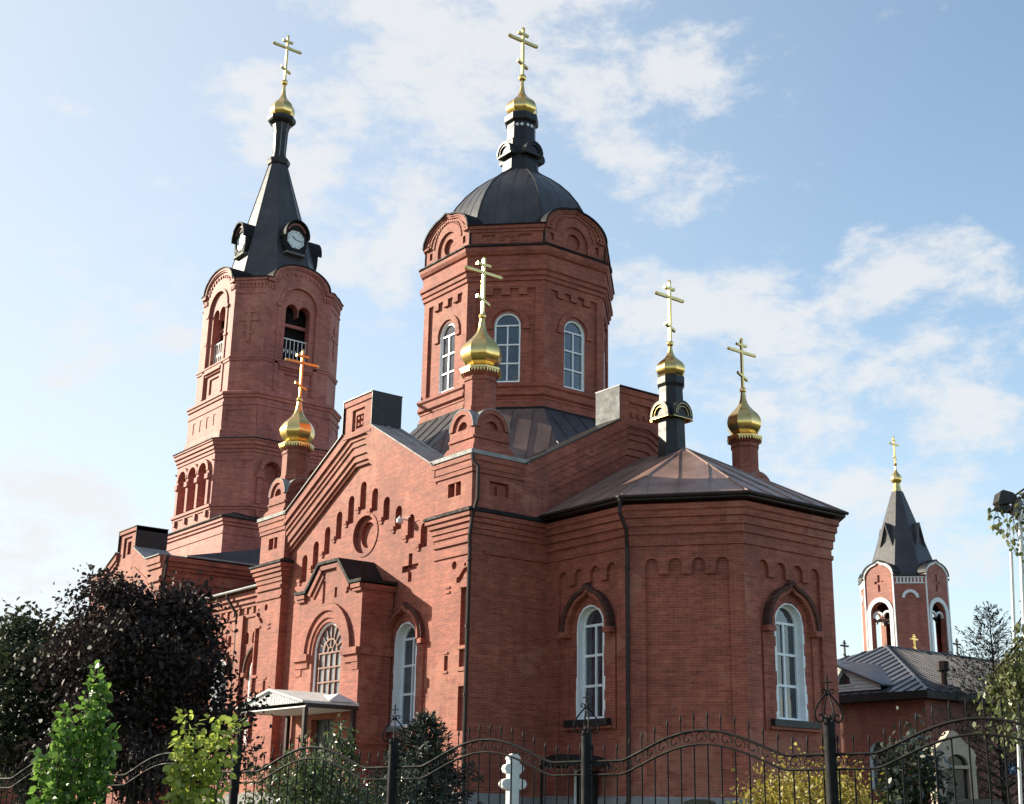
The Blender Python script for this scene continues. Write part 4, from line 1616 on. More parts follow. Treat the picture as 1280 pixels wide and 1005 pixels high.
# -- vestibule block below the tower
def build_vestibule():
    mb = MB()
    x0, x1, y0, y1 = -30.2, -22.0, -0.6, 14.6
    cx = -26.1
    fr = Fr((cx, y0, 0), (1, 0, 0), (0, -1, 0))
    hw = 4.1
    out = [(-hw, GZ - 0.3), (hw, GZ - 0.3), (hw, 12.1), (2.6, 12.1), (1.0, 12.85), (1.0, 13.85), (-1.0, 13.85), (-1.0, 12.85), (-2.6, 12.1), (-hw, 12.1)]
    n1_ = rect(-0.55, 0.4, 12.55, 13.5)
    wh = [(arch(c, 1.3, 4.2, 7.6), 0.3, GLASS, WHITE) for c in (-2.2, 0, 2.2)]
    mb.wall(fr, out, [(n1_, 0.08, None, None)] + wh, 0, 1.4, BRICK)
    mb.wall(fr, n1_, [(rect(-0.25, 0.15, 12.7, 13.3), 0.1, BRICK, None)], -0.08, 0, BRICK, False)
    mb.prism(fr, [(hw, 11), (hw, 12.1), (2.6, 12.1), (1.0, 12.85), (1.0, 13.85), (-1.0, 13.85), (-1.0, 12.85), (-2.6, 12.1), (-hw, 12.1), (-hw, 11)], -1.4, -1.38, BRICK)
    for sg in (-1, 1):
        A = [(sg * hw, 12.1), (sg * 2.6, 12.1), (sg * 1.0, 12.85)]
        for t0, t1, d in ((0.02, 0.3, 0.14), (0.3, 0.5, 0.08), (0.85, 1.0, 0.05)):
            mb.band(fr, [(s, z - t0) for s, z in A], [(s, z - t1) for s, z in A], 0, d, BRICK)
        for z0, z1, d in ((10.6, 10.8, 0.06), (11.0, 11.2, 0.1)):
            mb.fbox(fr, *sorted((sg * 2.9, sg * hw)), z0, z1, 0, d, BRICK)
    mb.fbox(fr, -1.03, 1.03, 13.68, 13.85, -1.38, 0.08, BRICK)
    # east wall
    fe = Fr((x1, 7, 0), (0, 1, 0), (1, 0, 0))
    mb.fbox(fe, -7.6 + 0.01, 7.6, GZ - 0.3, 12.1, -0.5, 0.004, BRICK)
    for z0, z1, d in ((10.5, 10.62, 0.05), (11.0, 11.15, 0.08), (11.5, 11.65, 0.08), (11.653, 11.85, 0.16), (11.853, 12.05, 0.24)):
        mb.fbox(fe, -7.6, 7.6, z0, z1, -0.1, d, BRICK)
    mb.box((x0, y0 + 0.1, GZ - 0.3), (x0 + 0.5, y1, 12.1), BRICK)
    mb.box((x0, y1 - 0.5, GZ - 0.3), (x1 - 0.01, y1, 12.1), BRICK)
    mb.build('vestibule_wall', church, None, True)
    rf = MB()
    rf.box((x0 - 0.1, y0 + 1.0, 12.12), (x1 + 0.28, y1 + 0.2, 12.2), ZINC)
    rf.poly([(x0, y0 + 1.0, 12.21), (x1, y0 + 1.0, 12.21), (x1 - 1.2, 5, 13.3), (x0 + 1.2, 5, 13.3)], DARKROOF)
    rf.poly([(x1, y0 + 1.0, 12.21), (x1, y1, 12.21), (x1 - 1.2, 9, 13.3), (x1 - 1.2, 5, 13.3)], DARKROOF)
    for sg in (-1, 1):
        A = [(sg * hw, 12.11), (sg * 2.6, 12.11), (sg * 1.02, 12.86)]
        rf.band(fr, [(s, z + 0.05) for s, z in A], A, -1.45, 0.2, ZINC)
        rf.fbox(fr, *sorted((sg * 1.002, sg * 1.03)), 12.92, 13.88, -1.42, 0.1, BLACKM)
    rf.fbox(fr, -1.04, 1.04, 13.852, 13.89, -1.44, 0.12, BLACKM)
    rf.build('vestibule_roof', church, None, True)
    dp = MB()
    dp.tube([(x1 + 0.25, y0 + 0.1, 12.1), (x1 + 0.2, y0 + 0.1, 11.5), (x1 + 0.12, y0 + 0.1, 10.9), (x1 + 0.12, y0 + 0.1, 2)], 0.07, PIPE, 8)
    dp.build('downpipe', church)


build_vestibule()

# -- bell tower
TX, TY = -29.3, 7.3


def build_tower():
    mb = MB()
    B = BRICKT
    # square foot with corner shoulders
    sq = [(TX - 4.15, TY - 3.75), (TX + 4.15, TY - 3.75), (TX + 4.15, TY + 3.75), (TX - 4.15, TY + 3.75)]
    mb.ring(sq, [(0, 8), (0, 14.1), (0.04, 14.12), (0.04, 14.2), (0, 14.22), (0, 14.5), (0.08, 14.54), (0.08, 14.66), (0.16, 14.7), (0.16, 14.86), (-0.5, 14.9)], B, True, True)
    # lower tier, arcade on the cardinal sides
    s, h = 2.2, 3.6
    fac = octfaces(TX, TY, s, h)
    poly = octpoly(TX, TY, s, h)
    for i, (fr, hw) in enumerate(fac):
        holes = []
        if i % 2 == 0:
            for c in (-1.08, 0.12, 1.32):
                holes.append((arch(c - 0.12, 0.84, 15.92, 18.05, 10), 0.3, BRICKT, None))
        mb.wall(fr, rect(-hw, hw, 12, 19.2), holes, 0, 0, B, False)
        if i % 2 == 0:
            for c in (-1.2, 0.0, 1.2):
                mb.band(fr, arcpts(c, 17.63, 0.66, 0, 180, 12), arcpts(c, 17.63, 0.47, 0, 180, 12), 0, 0.16, B)
            for c in (-1.8, -0.6, 0.6, 1.8):
                mb.fbox(fr, c - 0.17, c + 0.17, 17.2, 17.45, 0, 0.2, B)
                mb.fbox(fr, c - 0.13, c + 0.13, 17.453, 17.627, 0, 0.12, B)
                mb.fbox(fr, c - 0.12, c + 0.12, 15.9, 17.197, 0, 0.1, B)
                mb.fbox(fr, c - 0.1, c + 0.1, 15.3, 15.6, 0, 0.12, B)
        else:
            for c in (-0.75, 0.75):
                mb.fbox(fr, c - 0.35, c + 0.35, 18.05, 18.12, 0, 0.05, B)
    mb.ring(poly, [(-0.1, 15.58), (0.05, 15.6), (0.05, 15.7), (0.12, 15.73), (0.12, 15.86), (-0.1, 15.9)], B)
    mb.ring(poly, [(-0.1, 18.45), (0.05, 18.47), (0.05, 18.62), (0.12, 18.65), (0.12, 18.8), (0.2, 18.84), (0.2, 19.0), (0.26, 19.03), (0.26, 19.12), (-0.3, 19.3)], B)
    # middle tier, battered
    p2 = octpoly(TX, TY, 2.05, 3.3)
    mb.ring(p2, [(0.12, 19.1), (0.10, 19.7), (0.03, 19.75), (0.0, 20.0), (0.0, 21.1)], B)
    for i, (fr, hw) in enumerate(octfaces(TX, TY, 2.05, 3.3)):
        if i % 2 == 0:
            mb.wall(fr, rect(-hw + 0.02, hw - 0.02, 19.8, 21.0), [(rect(c - 0.16, c + 0.16, 20.12, 20.72), 0.14, B, None) for c in (-1.2, -0.4, 0.4, 1.2)], 0.03, 0.04, B)
            for c in (-1.2, -0.4, 0.4, 1.2):
                mb.fbox(fr, c - 0.02, c + 0.16, 20.12, 20.55, -0.1, -0.02, B)
        else:
            mb.wall(fr, rect(-hw + 0.02, hw - 0.02, 19.8, 21.0), [([(-0.7, 20.2), (-0.5, 20.2), (-0.5, 20.62), (0.5, 20.62), (0.5, 20.2), (0.7, 20.2), (0.7, 20.75), (-0.7, 20.75)], 0.06, B, None)], 0.03, 0.04, B)
    mb.ring(p2, [(-0.1, 20.98), (0.07, 21.0), (0.07, 21.14), (0.02, 21.18), (0.02, 21.35), (0.09, 21.4), (0.09, 21.52), (0.15, 21.56), (0.15, 21.68), (-0.4, 21.9)], B)
    # belfry tier
    s, h = 1.9, 3.1
    poly = octpoly(TX, TY, s, h)
    for i, (fr, hw) in enumerate(octfaces(TX, TY, s, h)):
        if i % 2 == 0:
            z0, zs, zt, w = 27.0, 27.95, 28.92, 2 * hw
            B_ = arcpts(0, zs, 1.62, 0, 180, 18, 0.98 / 1.62 * 1.0)
            twin = [(-0.72, 23.7), (0.72, 23.7), (0.72, 26.45)]
            for k in range(1, 9):
                a = math.pi * k / 8
                twin.append((0.36 + 0.36 * math.cos(a) * 0.98, 26.45 + 0.40 * math.sin(a)))
            twin += [(0.02, 26.2), (-0.02, 26.2)]
            for k in range(0, 9):
                a = math.pi * k / 8
                twin.append((-0.36 + 0.36 * math.cos(a) * 0.98 - (0.006 if k == 0 else 0), 26.45 + 0.40 * math.sin(a)))
            bay = arch(0, 2.0, 23.45, 27.75, 14)
            out = [(-hw, 21.5), (hw, 21.5), (hw, 27.95)] + B_ + [(-hw, 27.95)]
            out = [(-hw, 21.5), (hw, 21.5), (hw, 27.93), (1.66, 27.93)] + B_[0:] + [(-1.66, 27.93), (-hw, 27.93)]
            low = rect(-0.95, 0.95, 21.95, 23.2)
            mb.wall(fr, out, [(bay, 0.09, None, None), (low, 0.10, None, None)], 0, 0.45, B)
            mb.wall(fr, bay, [(twin, 0.5, None, None)], -0.09, 0, B, False)
            mb.wall(fr, low, [(rect(-0.55, 0.55, 22.15, 23.0), 0.08, B, None)], -0.10, 0, B, False)
            mb.band(fr, arcpts(0, 26.75, 1.16, 0, 180, 16), arcpts(0, 26.75, 1.0, 0, 180, 16), 0, 0.07, B)
            mb.band(fr, arcpts(0, zs, 1.66, 0, 180, 18, 0.61), arcpts(0, zs, 1.48, 0, 180, 18, 0.60), -0.02, 0.12, B)
            mb.band(fr, arcpts(0, zs, 1.47, 0, 180, 18, 0.6), arcpts(0, zs, 1.38, 0, 180, 18, 0.59), -0.02, 0.07, B)
            for k in range(1, 14):
                a = math.radians(180 * k / 14)
                q = (1.3 * math.cos(a), 27.72 + 0.82 * math.sin(a))
                mb.fbox(fr, q[0] - 0.05, q[0] + 0.05, q[1] - 0.07, q[1] + 0.07, 0, 0.06, B)
            for sg in (-1, 1):
                mb.fbox(fr, *sorted((sg * 1.0, sg * 1.3)), 26.55, 26.72, 0, 0.1, B)
                mb.fbox(fr, *sorted((sg * 1.0, sg * 1.3)), 25.0, 25.14, 0, 0.08, B)
                mb.fbox(fr, *sorted((sg * 1.02, sg * 1.22)), 22.0, 26.547, 0, 0.05, B)
                mb.fbox(fr, *sorted((sg * 1.5, sg * hw)), 27.75, 27.93, 0, 0.14, B)
                for dx in (1.45, 1.62, 1.79):
                    mb.fbox(fr, sg * dx - 0.05, sg * dx + 0.05, 27.38, 27.6, 0, 0.06, B)
            mb.fbox(fr, -1.0, 1.0, 25.70, 25.86, -0.6, -0.45, BRICKT)
            mb.fbox(fr, -0.95, 0.95, 23.3, 23.42, -0.1, 0.1, B)
            # balcony rail in the opening
            for k in range(7):
                x = -0.68 + k * 0.226
                mb.fbox(fr, x - 0.014, x + 0.014, 23.75, 24.95, -0.32, -0.28, WHITEP)
                if k < 6:
                    mb.prism(fr, [(x + 0.113, 24.2), (x + 0.15, 24.32), (x + 0.113, 24.44), (x + 0.076, 24.32)], -0.31, -0.29, WHITEP)
            mb.fbox(fr, -0.72, 0.72, 24.953, 25.01, -0.33, -0.27, WHITEP)
            mb.fbox(fr, -0.72, 0.72, 23.72, 23.747, -0.33, -0.27, WHITEP)
        else:
            mb.wall(fr, rect(-hw, hw, 21.5, 27.93), [], 0, 0, B, False)
            # raised brick cross
            for a in ((-0.1, 0.1, 24.45, 26.35), (-0.52, -0.103, 25.56, 25.74), (0.103, 0.52, 25.56, 25.74), (-0.26, -0.103, 26.0, 26.12), (0.103, 0.26, 26.0, 26.12), (-0.24, -0.103, 24.95, 25.07), (0.103, 0.24, 24.86, 24.98)):
                mb.fbox(fr, *a, 0, 0.06, B)
            for k in range(8):
                x = -hw + 0.16 + k * (2 * hw - 0.32) / 7
                mb.fbox(fr, x - 0.05, x + 0.05, 27.4, 27.62, 0, 0.05, B)
            mb.fbox(fr, -hw, hw, 27.62, 27.78, 0, 0.06, B)
            mb.fbox(fr, -hw, hw, 27.783, 27.93, 0, 0.12, B)
            mb.fbox(fr, -hw, hw, 27.08, 27.18, 0, 0.04, B)
    mb.ring(poly, [(-0.05, 23.42), (0.05, 23.44), (0.05, 23.55), (0.09, 23.58), (0.09, 23.66), (-0.05, 23.7)], B)
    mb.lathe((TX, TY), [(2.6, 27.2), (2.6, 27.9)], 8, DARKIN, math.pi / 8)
    mb.lathe((TX, TY), [(2.9, 23.3), (2.9, 23.5), (2.45, 23.52), (2.45, 27.2)], 8, DARKIN, math.pi / 8)  # dark core added inside the open belfry, in place of its shade
    t = mb.build('bell_tower', church)
    fl = MB()
    for i, (fr, hw) in enumerate(octfaces(TX, TY, s, h)):
        if i % 2 == 0:
            zs = 27.95
            fl.band(fr, arcpts(0, zs, 1.73, 0, 180, 18, 0.625), arcpts(0, zs, 1.665, 0, 180, 18, 0.612), -1.4, 0.18, FLASH)
            for sg in (-1, 1):
                fl.fbox(fr, *sorted((sg * 1.70, sg * (hw + 0.05))), 27.935, 27.98, -0.9, 0.18, FLASH)
        else:
            fl.fbox(fr, -hw - 0.04, hw + 0.04, 27.935, 27.98, -0.9, 0.17, FLASH)
    fl.ring(octpoly(TX, TY, 2.2, 3.6), [(0.22, 19.115), (0.30, 19.115), (0.30, 19.15), (-0.2, 19.32)], FLASH)
    sq2 = [(TX - 4.15, TY - 3.75), (TX + 4.15, TY - 3.75), (TX + 4.15, TY + 3.75), (TX - 4.15, TY + 3.75)]
    fl.ring(sq2, [(0.2, 14.865), (0.24, 14.87), (0.24, 14.93), (-0.9, 15.4)], FLASH)
    fl.build('tower_flashing', t, None, True)
    dp = MB()
    dp.tube([(TX + 4.3, TY - 0.6, 14.85), (TX + 4.3, TY - 0.6, 14.5), (TX + 4.35, TY - 0.2, 13.6), (TX + 4.35, TY - 0.2, 12.4)], 0.06, FLASH, 8)
    dp.build('downpipe', church)


build_tower()


def build_spire():
    mb = MB()
    ox, oy = TX - 0.17, TY - 0.22

    def ol(s, h):
        return [(x, y) for x, y in octpoly(TX if h > 1 else ox, TY if h > 1 else oy, s, h)]
    rows = [(1.15, 2.55, 27.7), (1.08, 2.38, 28.4), (0.21, 0.47, 36.05)]
    v, f = [], []
    for s, h, z in rows:
        v += [(x, y, z) for x, y in ol(s, h)]
    for k in range(len(rows) - 1):
        for i in range(8):
            j = (i + 1) % 8
            f.append((k * 8 + i, k * 8 + j, (k + 1) * 8 + j, (k + 1) * 8 + i))
    mb.add(v, f, DARKROOF)
    a, b = ol(1.08, 2.38), ol(0.21, 0.47)
    for i in range(8):
        mb.tube([(*a[i], 28.4), (*b[i], 36.05)], 0.035, DARKROOF, 6)
    sp = mb.build('spire', church)
    nk = MB()
    c = (ox, oy)
    nk.lathe(c, [(0.47, 36.0), (0.60, 36.1), (0.66, 36.3), (0.62, 36.42), (0.42, 36.5), (0.36, 36.9), (0.40, 38.2), (0.50, 38.62), (0.74, 38.75), (0.80, 38.86), (0.80, 39.02), (0.6, 39.08)], 8, BLACKM, math.pi / 8)
    for k in range(8):
        an = math.pi / 8 + k * math.pi / 4
        nk.tube([(ox + r * math.cos(an), oy + r * math.sin(an), z) for r, z in ((0.40, 36.55), (0.36, 36.9), (0.40, 38.2), (0.5, 38.62))], 0.02, ZINC, 5)
    nk.build('spire_neck', sp)
    on = MB()
    onion(on, c, 39.05, 40.92, 0.70)
    on.lathe(c, [(0.09, 40.85), (0.08, 41.25)], 8, GOLD)
    on.ball((c[0], c[1], 41.36), 0.19, GOLD, 12)
    on.build('onion_dome', sp, 25)
    cr_ = MB()
    cross(cr_, c, 41.5, 44.35, 0.85, 0.06)
    cr_.build('cross', sp)
    # clocks on the four cardinal slopes
    DIAL = plain('clock_dial_enamel', (0.72, 0.74, 0.76), 0.45, 0, 0.04, 3.0)
    for k in (0, 2, 4, 6):
        fr, hw = octfaces(TX, TY, 1.0, 2.1)[k]
        cb = MB()
        zc = 30.9
        A = [(0.50, 30.12), (0.63, 30.45), (0.66, 30.8)] + arcpts(0, zc + 0.20, 0.66, 0, 180, 14, 1.2) + [(-0.66, 30.8), (-0.63, 30.45), (-0.50, 30.12)]
        dialhole = circle(0, zc, 0.55, 8)
        rot = [(0.56 * math.cos(math.pi / 8 + q * math.pi / 4), zc + 0.56 * math.sin(math.pi / 8 + q * math.pi / 4)) for q in range(8)]
        cb.wall(fr, A, [(rot, 0.1, None, None)], 0.10, 1.0, FLASH)
        cb.band(fr, arcpts(0, zc + 0.20, 0.73, -8, 188, 16, 1.2), arcpts(0, zc + 0.20, 0.663, -8, 188, 16, 1.2), -0.9, 0.30, FLASH)
        cb.band(fr, arcpts(0, zc + 0.24, 0.58, 20, 160, 14, 1.14), arcpts(0, zc + 0.24, 0.50, 20, 160, 14, 1.1), 0.10, 0.15, REDFRAME)
        cb.fbox(fr, -0.58, 0.58, 30.02, 30.115, -0.5, 0.16, DULLZ)
        c_ = cb.build('clock', church)
        d = MB()
        t2 = tessellate_polygon([[Vector((s, z, 0)) for s, z in rot]])
        d.add([fr.p(s, z, 0.03) for s, z in rot], [tuple(t) for t in t2], DIAL)
        for q in range(12):
            a = q * math.pi / 6
            p0 = (0.42 * math.sin(a), zc + 0.42 * math.cos(a))
            d.fbox(fr, p0[0] - 0.017, p0[0] + 0.017, p0[1] - 0.035, p0[1] + 0.035, 0.03, 0.036, BLACKM)
        for ang, ln, w in ((308, 0.27, 0.022), (98, 0.42, 0.016)):
            a = math.radians(ang)
            dx, dz = math.sin(a), math.cos(a)
            d.band(fr, [(-dz * w, zc + dx * w), (-dz * w + dx * ln, zc + dx * w + dz * ln)], [(dz * w, zc - dx * w), (dz * w + dx * ln, zc - dx * w + dz * ln)], 0.04, 0.052, BLACKM)
        d.build('clock_dial', c_)


build_spire()

# downpipe on the transept corner
dp = MB()
dp.tube([(0.16, -0.12, 12.36), (0.17, -0.1, 12.1), (0.34, -0.02, 11.9), (0.34, -0.02, 10.9), (0.2, -0.1, 10.35), (0.12, -0.12, 9.8), (0.07, -0.07, 9.4), (0.07, -0.07, 1.9)], 0.062, PIPE, 8)
for z in (9.0, 7.0, 5.0, 3.0):
    dp.lathe((0.07, -0.07), [(0.08, z), (0.08, z + 0.06)], 10, PIPE)
dp.build('downpipe', church)

# ------------------------------------------------------------------ chapel with its own belfry, to the right
chapel = empty('brick_chapel', (-10.4, 34, 1.0), 'low brick chapel with grey hipped metal roof behind the big church', 'chapel')


def build_chapel():
    x1, y0 = -2.1, 25.2
    x0, y1 = -18.7, 52.0
    ze = 7.0
    mb = MB()
    w = 0.55
    fs = Fr((0, y0 + w, 0), (1, 0, 0), (0, -1, 0))
    fe = Fr((x1 - w, 0, 0), (0, 1, 0), (1, 0, 0))
    hs = [(arch(c, 1.0, 3.0, 5.0), 0.25, GLASS, WHITE) for c in (-5.2, -9.0, -12.8)]
    mb.wall(fs, rect(x0 + w, x1 - w, 0.2, ze - 0.25), hs, 0, 0, BRICKC, False)
    hs = [(rect(c - 0.6, c + 0.6, 2.6, 4.6), 0.25, GLASS, WHITE) for c in (35.5, 40.0, 45.0)]
    mb.wall(fe, rect(y0 + w, y1 - w, 0.2, ze - 0.25), hs, 0, 0, BRICKC, False)
    mb.box((x0 + w, y0 + w + 0.01, 0.2), (x0 + w + 0.4, y1 - w, ze - 0.25), BRICKC)
    mb.box((x0 + w, y1 - w - 0.4, 0.2), (x1 - w - 0.01, y1 - w, ze - 0.25), BRICKC)
    mb.build('chapel_wall', chapel, None, True)
    r = MB()
    a = 8.3
    za = ze + 3.2
    A = (x1 - a, y0 + a, za)
    Bk = (x1 - a, y1, za)
    roof_facet(r, [(x1, y0, ze), (x1, y1, ze), Bk, A], GREYROOF, (-1, 0, 0.38), 0.6, 0.05, 0.04)
    roof_facet(r, [(x0, y0, ze), (x1, y0, ze), A], GREYROOF, (0, 1, 0.38), 0.6, 0.05, 0.04)
    roof_facet(r, [(x0, y0, ze), (x0, y1, ze), Bk, A], GREYROOF, (1, 0, 0.38), 0.6, 0.05, 0.04)
    r.poly([(x0, y1, ze), (x1, y1, ze), Bk], GREYROOF)
    r.tube([(x1, y0, ze), A], 0.07, GREYROOF, 6)
    r.tube([A, Bk], 0.07, GREYROOF, 6)
    r.box((x0, y0, ze - 0.32), (x1, y1, ze - 0.02), BLACKM)
    ro = r.build('hipped_roof', chapel)
    v = MB()
    v.lathe((-3.4, 27.9 + 0.35), [(0.16, 7.3), (0.16, 8.05), (0.28, 8.1), (0.28, 8.5), (0.16, 8.52)], 8, PIPE)
    v.build('vent_pipe', ro)
    # roof dormer with boarded gable and pointed window
    d = MB()
    fd = Fr((-8.0, y0 + 0.35, 0), (1, 0, 0), (0, -1, 0))
    pt = [(1.55, 7.62), (0.75, 7.62), (1.15, 8.36)]
    pt = [(0.78, 7.5), (1.72, 7.5), (1.62, 7.78), (1.25, 8.16), (0.88, 7.78)]
    d.wall(fd, [(-3.2, 7.2), (3.2, 7.2), (3.2, 7.5), (0, 8.75), (-3.2, 7.5)], [(pt, 0.2, GLASS, WHITEP)], 0, 0.1, WHITEP)
    d.band(fd, [(s + (s - 1.25) * 0.16, z + (z - 7.9) * 0.16) for s, z in pt], pt, 0, 0.06, WHITEP, True)
    for k in range(8):
        z = 7.3 + k * 0.16
        hw = 3.2 * min(1, (8.75 - z) / 1.25)
        d.fbox(fd, 1.78 if 7.4 < z < 8.4 else -hw, max(1.79, hw), z, z + 0.015, 0, 0.02, ZINC)
    d.build('dormer_gable', chapel)
    dr = MB()
    for sg in (-1, 1):
        e0 = fd.p(sg * 3.5, 7.40, 0.25)
        e1 = fd.p(0, 8.80, 0.25)
        dr.add([e0, e1, (e1.x, y0 + 4.7, 8.80), (e0.x, y0 + 1.0, 7.40)] + [q - Vector((0, 0, 0.08)) for q in (Vector(e0), Vector(e1), Vector((e1.x, y0 + 4.7, 8.80)), Vector((e0.x, y0 + 1.0, 7.40)))],
               [(0, 1, 2, 3), (7, 6, 5, 4), (0, 4, 5, 1), (1, 5, 6, 2), (2, 6, 7, 3), (3, 7, 4, 0)], GREYROOF)
    dr.build('dormer_roof', chapel)
    for (x, y, z0, z1, h, m) in ((-10.4, 35.9, 10.1, 11.0, 0.26, GOLD), (-10.4, 39.6, 10.1, 11.1, 0.3, BLACKM), (-11.8, 32.0, 9.5, 10.45, 0.27, PIPE)):
        c = MB()
        cross(c, (x, y), z0, z1, h, 0.035, m)
        c.ball((x, y, z0 + 0.02), 0.12, m, 8)
        c.build('roof_cross', chapel)
    # belfry
    cx, cy = -20.45, 48.9
    s, h = 1.15, 2.5
    b = MB()
    fac = octfaces(cx, cy, s, h)
    for i, (fr, hw) in enumerate(fac):
        if i % 2 == 0:
            B_ = ogee(0, 2 * hw, 16.55, 17.5, 10, 0.8)
            out = [(-hw, 5), (hw, 5)] + B_
            op = arch(0, 1.44, 11.2, 14.9, 14)
            cr_h = [(-0.09, 15.55), (0.09, 15.55), (0.09, 16.05), (0.34, 16.05), (0.34, 16.22), (0.09, 16.22), (0.09, 16.62), (-0.09, 16.62), (-0.09, 16.22), (-0.34, 16.22), (-0.34, 16.05), (-0.09, 16.05)]
            b.wall(fr, out, [(op, 0.4, None, None), (cr_h, 0.08, BRICKC, None)], 0, 0.4, BRICKC)
            b.band(fr, arch(0, 1.96, 11.1, 15.18, 14)[1:] + arch(0, 1.96, 11.1, 15.18, 14)[:1], arch(0, 1.45, 11.1, 14.91, 14)[1:] + arch(0, 1.45, 11.1, 14.91, 14)[:1], 0, 0.07, WHITEP)
            b.band(fr, [(x * 1.03, z + 0.05) for x, z in B_], [(x * 0.93, z - 0.09) for x, z in B_], 0, 0.08, WHITEP)
            for sg in (-1, 1):
                b.fbox(fr, *sorted((sg * hw, sg * (hw - 0.09))), 11, 16.55, 0, 0.06, WHITEP)
            # hanging double arch in the head of the opening
            for sg in (-1, 1):
                b.band(fr, arcpts(sg * 0.36, 13.95, 0.42, 0, 180, 8), arcpts(sg * 0.36, 13.95, 0.3, 0, 180, 8), -0.3, -0.16, WHITEP)
        else:
            b.wall(fr, rect(-hw, hw, 5, 16.4), [], 0, 0.3, BRICKC)
            b.band(fr, arcpts(0, 15.05, 0.52), arcpts(0, 15.05, 0.34), 0, 0.07, WHITEP)
            b.fbox(fr, -hw + 0.05, hw - 0.05, 15.95, 16.02, 0, 0.06, WHITEP)
            b.fbox(fr, -hw + 0.05, hw - 0.05, 16.32, 16.39, 0, 0.06, WHITEP)
            for k in range(8):
                x = -hw + 0.2 + k * (2 * hw - 0.4) / 7
                b.fbox(fr, x - 0.05, x + 0.05, 16.023, 16.317, 0, 0.05, WHITEP)
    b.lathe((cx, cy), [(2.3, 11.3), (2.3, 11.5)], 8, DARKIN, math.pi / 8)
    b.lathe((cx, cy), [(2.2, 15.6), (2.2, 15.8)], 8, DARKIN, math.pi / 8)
    bt = b.build('belfry', chapel)
    bl = MB()
    for x, y, z, r in ((cx + 0.3, cy - 0.9, 12.4, 0.55), (cx + 1.0, cy + 0.3, 12.2, 0.4), (cx - 0.8, cy + 0.6, 12.3, 0.45)):
        bl.lathe((x, y), [(r, z), (r * 0.9, z + 0.15), (r * 0.6, z + 0.5), (r * 0.5, z + 0.8), (0.05, z + 1.0)], 14, BELL)
        bl.tube([(x, y, z + 1.0), (x, y, 14.1)], 0.03, BLACKM)
    bl.tube([(cx - 2.0, cy - 0.9, 14.0), (cx + 2.0, cy - 0.9, 14.0)], 0.09, WHITEP)
    bl.tube([(cx - 2.0, cy + 0.5, 14.0), (cx + 2.0, cy + 0.5, 14.0)], 0.09, BLACKM)
    bl.build('bell', bt, 40, True)
    sp = MB()
    v, f = [], []
    rows = [(1.0, 2.25, 16.3), (0.92, 2.02, 17.0), (0.16, 0.34, 22.4)]
    for s_, h_, z in rows:
        v += [(x, y, z) for x, y in octpoly(cx, cy, s_, h_)]
    for k in range(2):
        for i in range(8):
            j = (i + 1) % 8
            f.append((k * 8 + i, k * 8 + j, (k + 1) * 8 + j, (k + 1) * 8 + i))
    sp.add(v, f, DARKROOF)
    for k in (0, 2, 4, 6):
        fr, hw = octfaces(cx, cy, 0.6, 1.15)[k]
        sp.wall(fr, [(-0.42, 18.6), (0.42, 18.6), (0, 20.0)], [], 0.28, 1.0, DARKROOF)
        sp.band(fr, [(0.52, 18.6), (0, 20.15), (-0.52, 18.6)], [(0.42, 18.6), (0, 20.0), (-0.42, 18.6)], -0.9, 0.42, DARKROOF)
    for i in range(0, 8, 2):
        fr, hw = fac[i]
        B_ = ogee(0, 2 * hw, 16.55, 17.5, 10, 0.8)
        sp.band(fr, [(x * 1.06, z + 0.1) for x, z in B_], [(x * 1.031, z + 0.052) for x, z in B_], -1.2, 0.14, BLACKM)
        fr, hw = fac[i + 1]
        sp.fbox(fr, -hw - 0.05, hw + 0.05, 16.41, 16.5, -0.6, 0.14, BLACKM)
    so = sp.build('spire', chapel)
    on = MB()
    on.lathe((cx, cy), [(0.37, 22.3), (0.26, 22.6), (0.20, 23.05)], 8, GOLD, math.pi / 8)
    onion(on, (cx, cy), 23.0, 24.15, 0.36, 10)
    on.ball((cx, cy, 24.28), 0.12, GOLD, 10)
    on.build('onion_dome', so, 25)
    c = MB()
    cross(c, (cx, cy), 24.3, 26.15, 0.42, 0.045)
    c.build('cross', so)


build_chapel()

# ------------------------------------------------------------------ iron fence
FU = Vector((math.cos(math.radians(14.5)), math.sin(math.radians(14.5)), 0))
FN = Vector((FU.y, -FU.x, 0))
FA = Vector((22.64, -14.66, 0))
STEP = 2.575
fence = empty('iron_fence', FA, 'black wrought iron fence of arched panels with spear tips and onion scroll posts', 'fence')


def rail_z(s):
    return 2.20 + 0.016 * s


def ground_f(s):
    return -0.05 + 0.016 * s


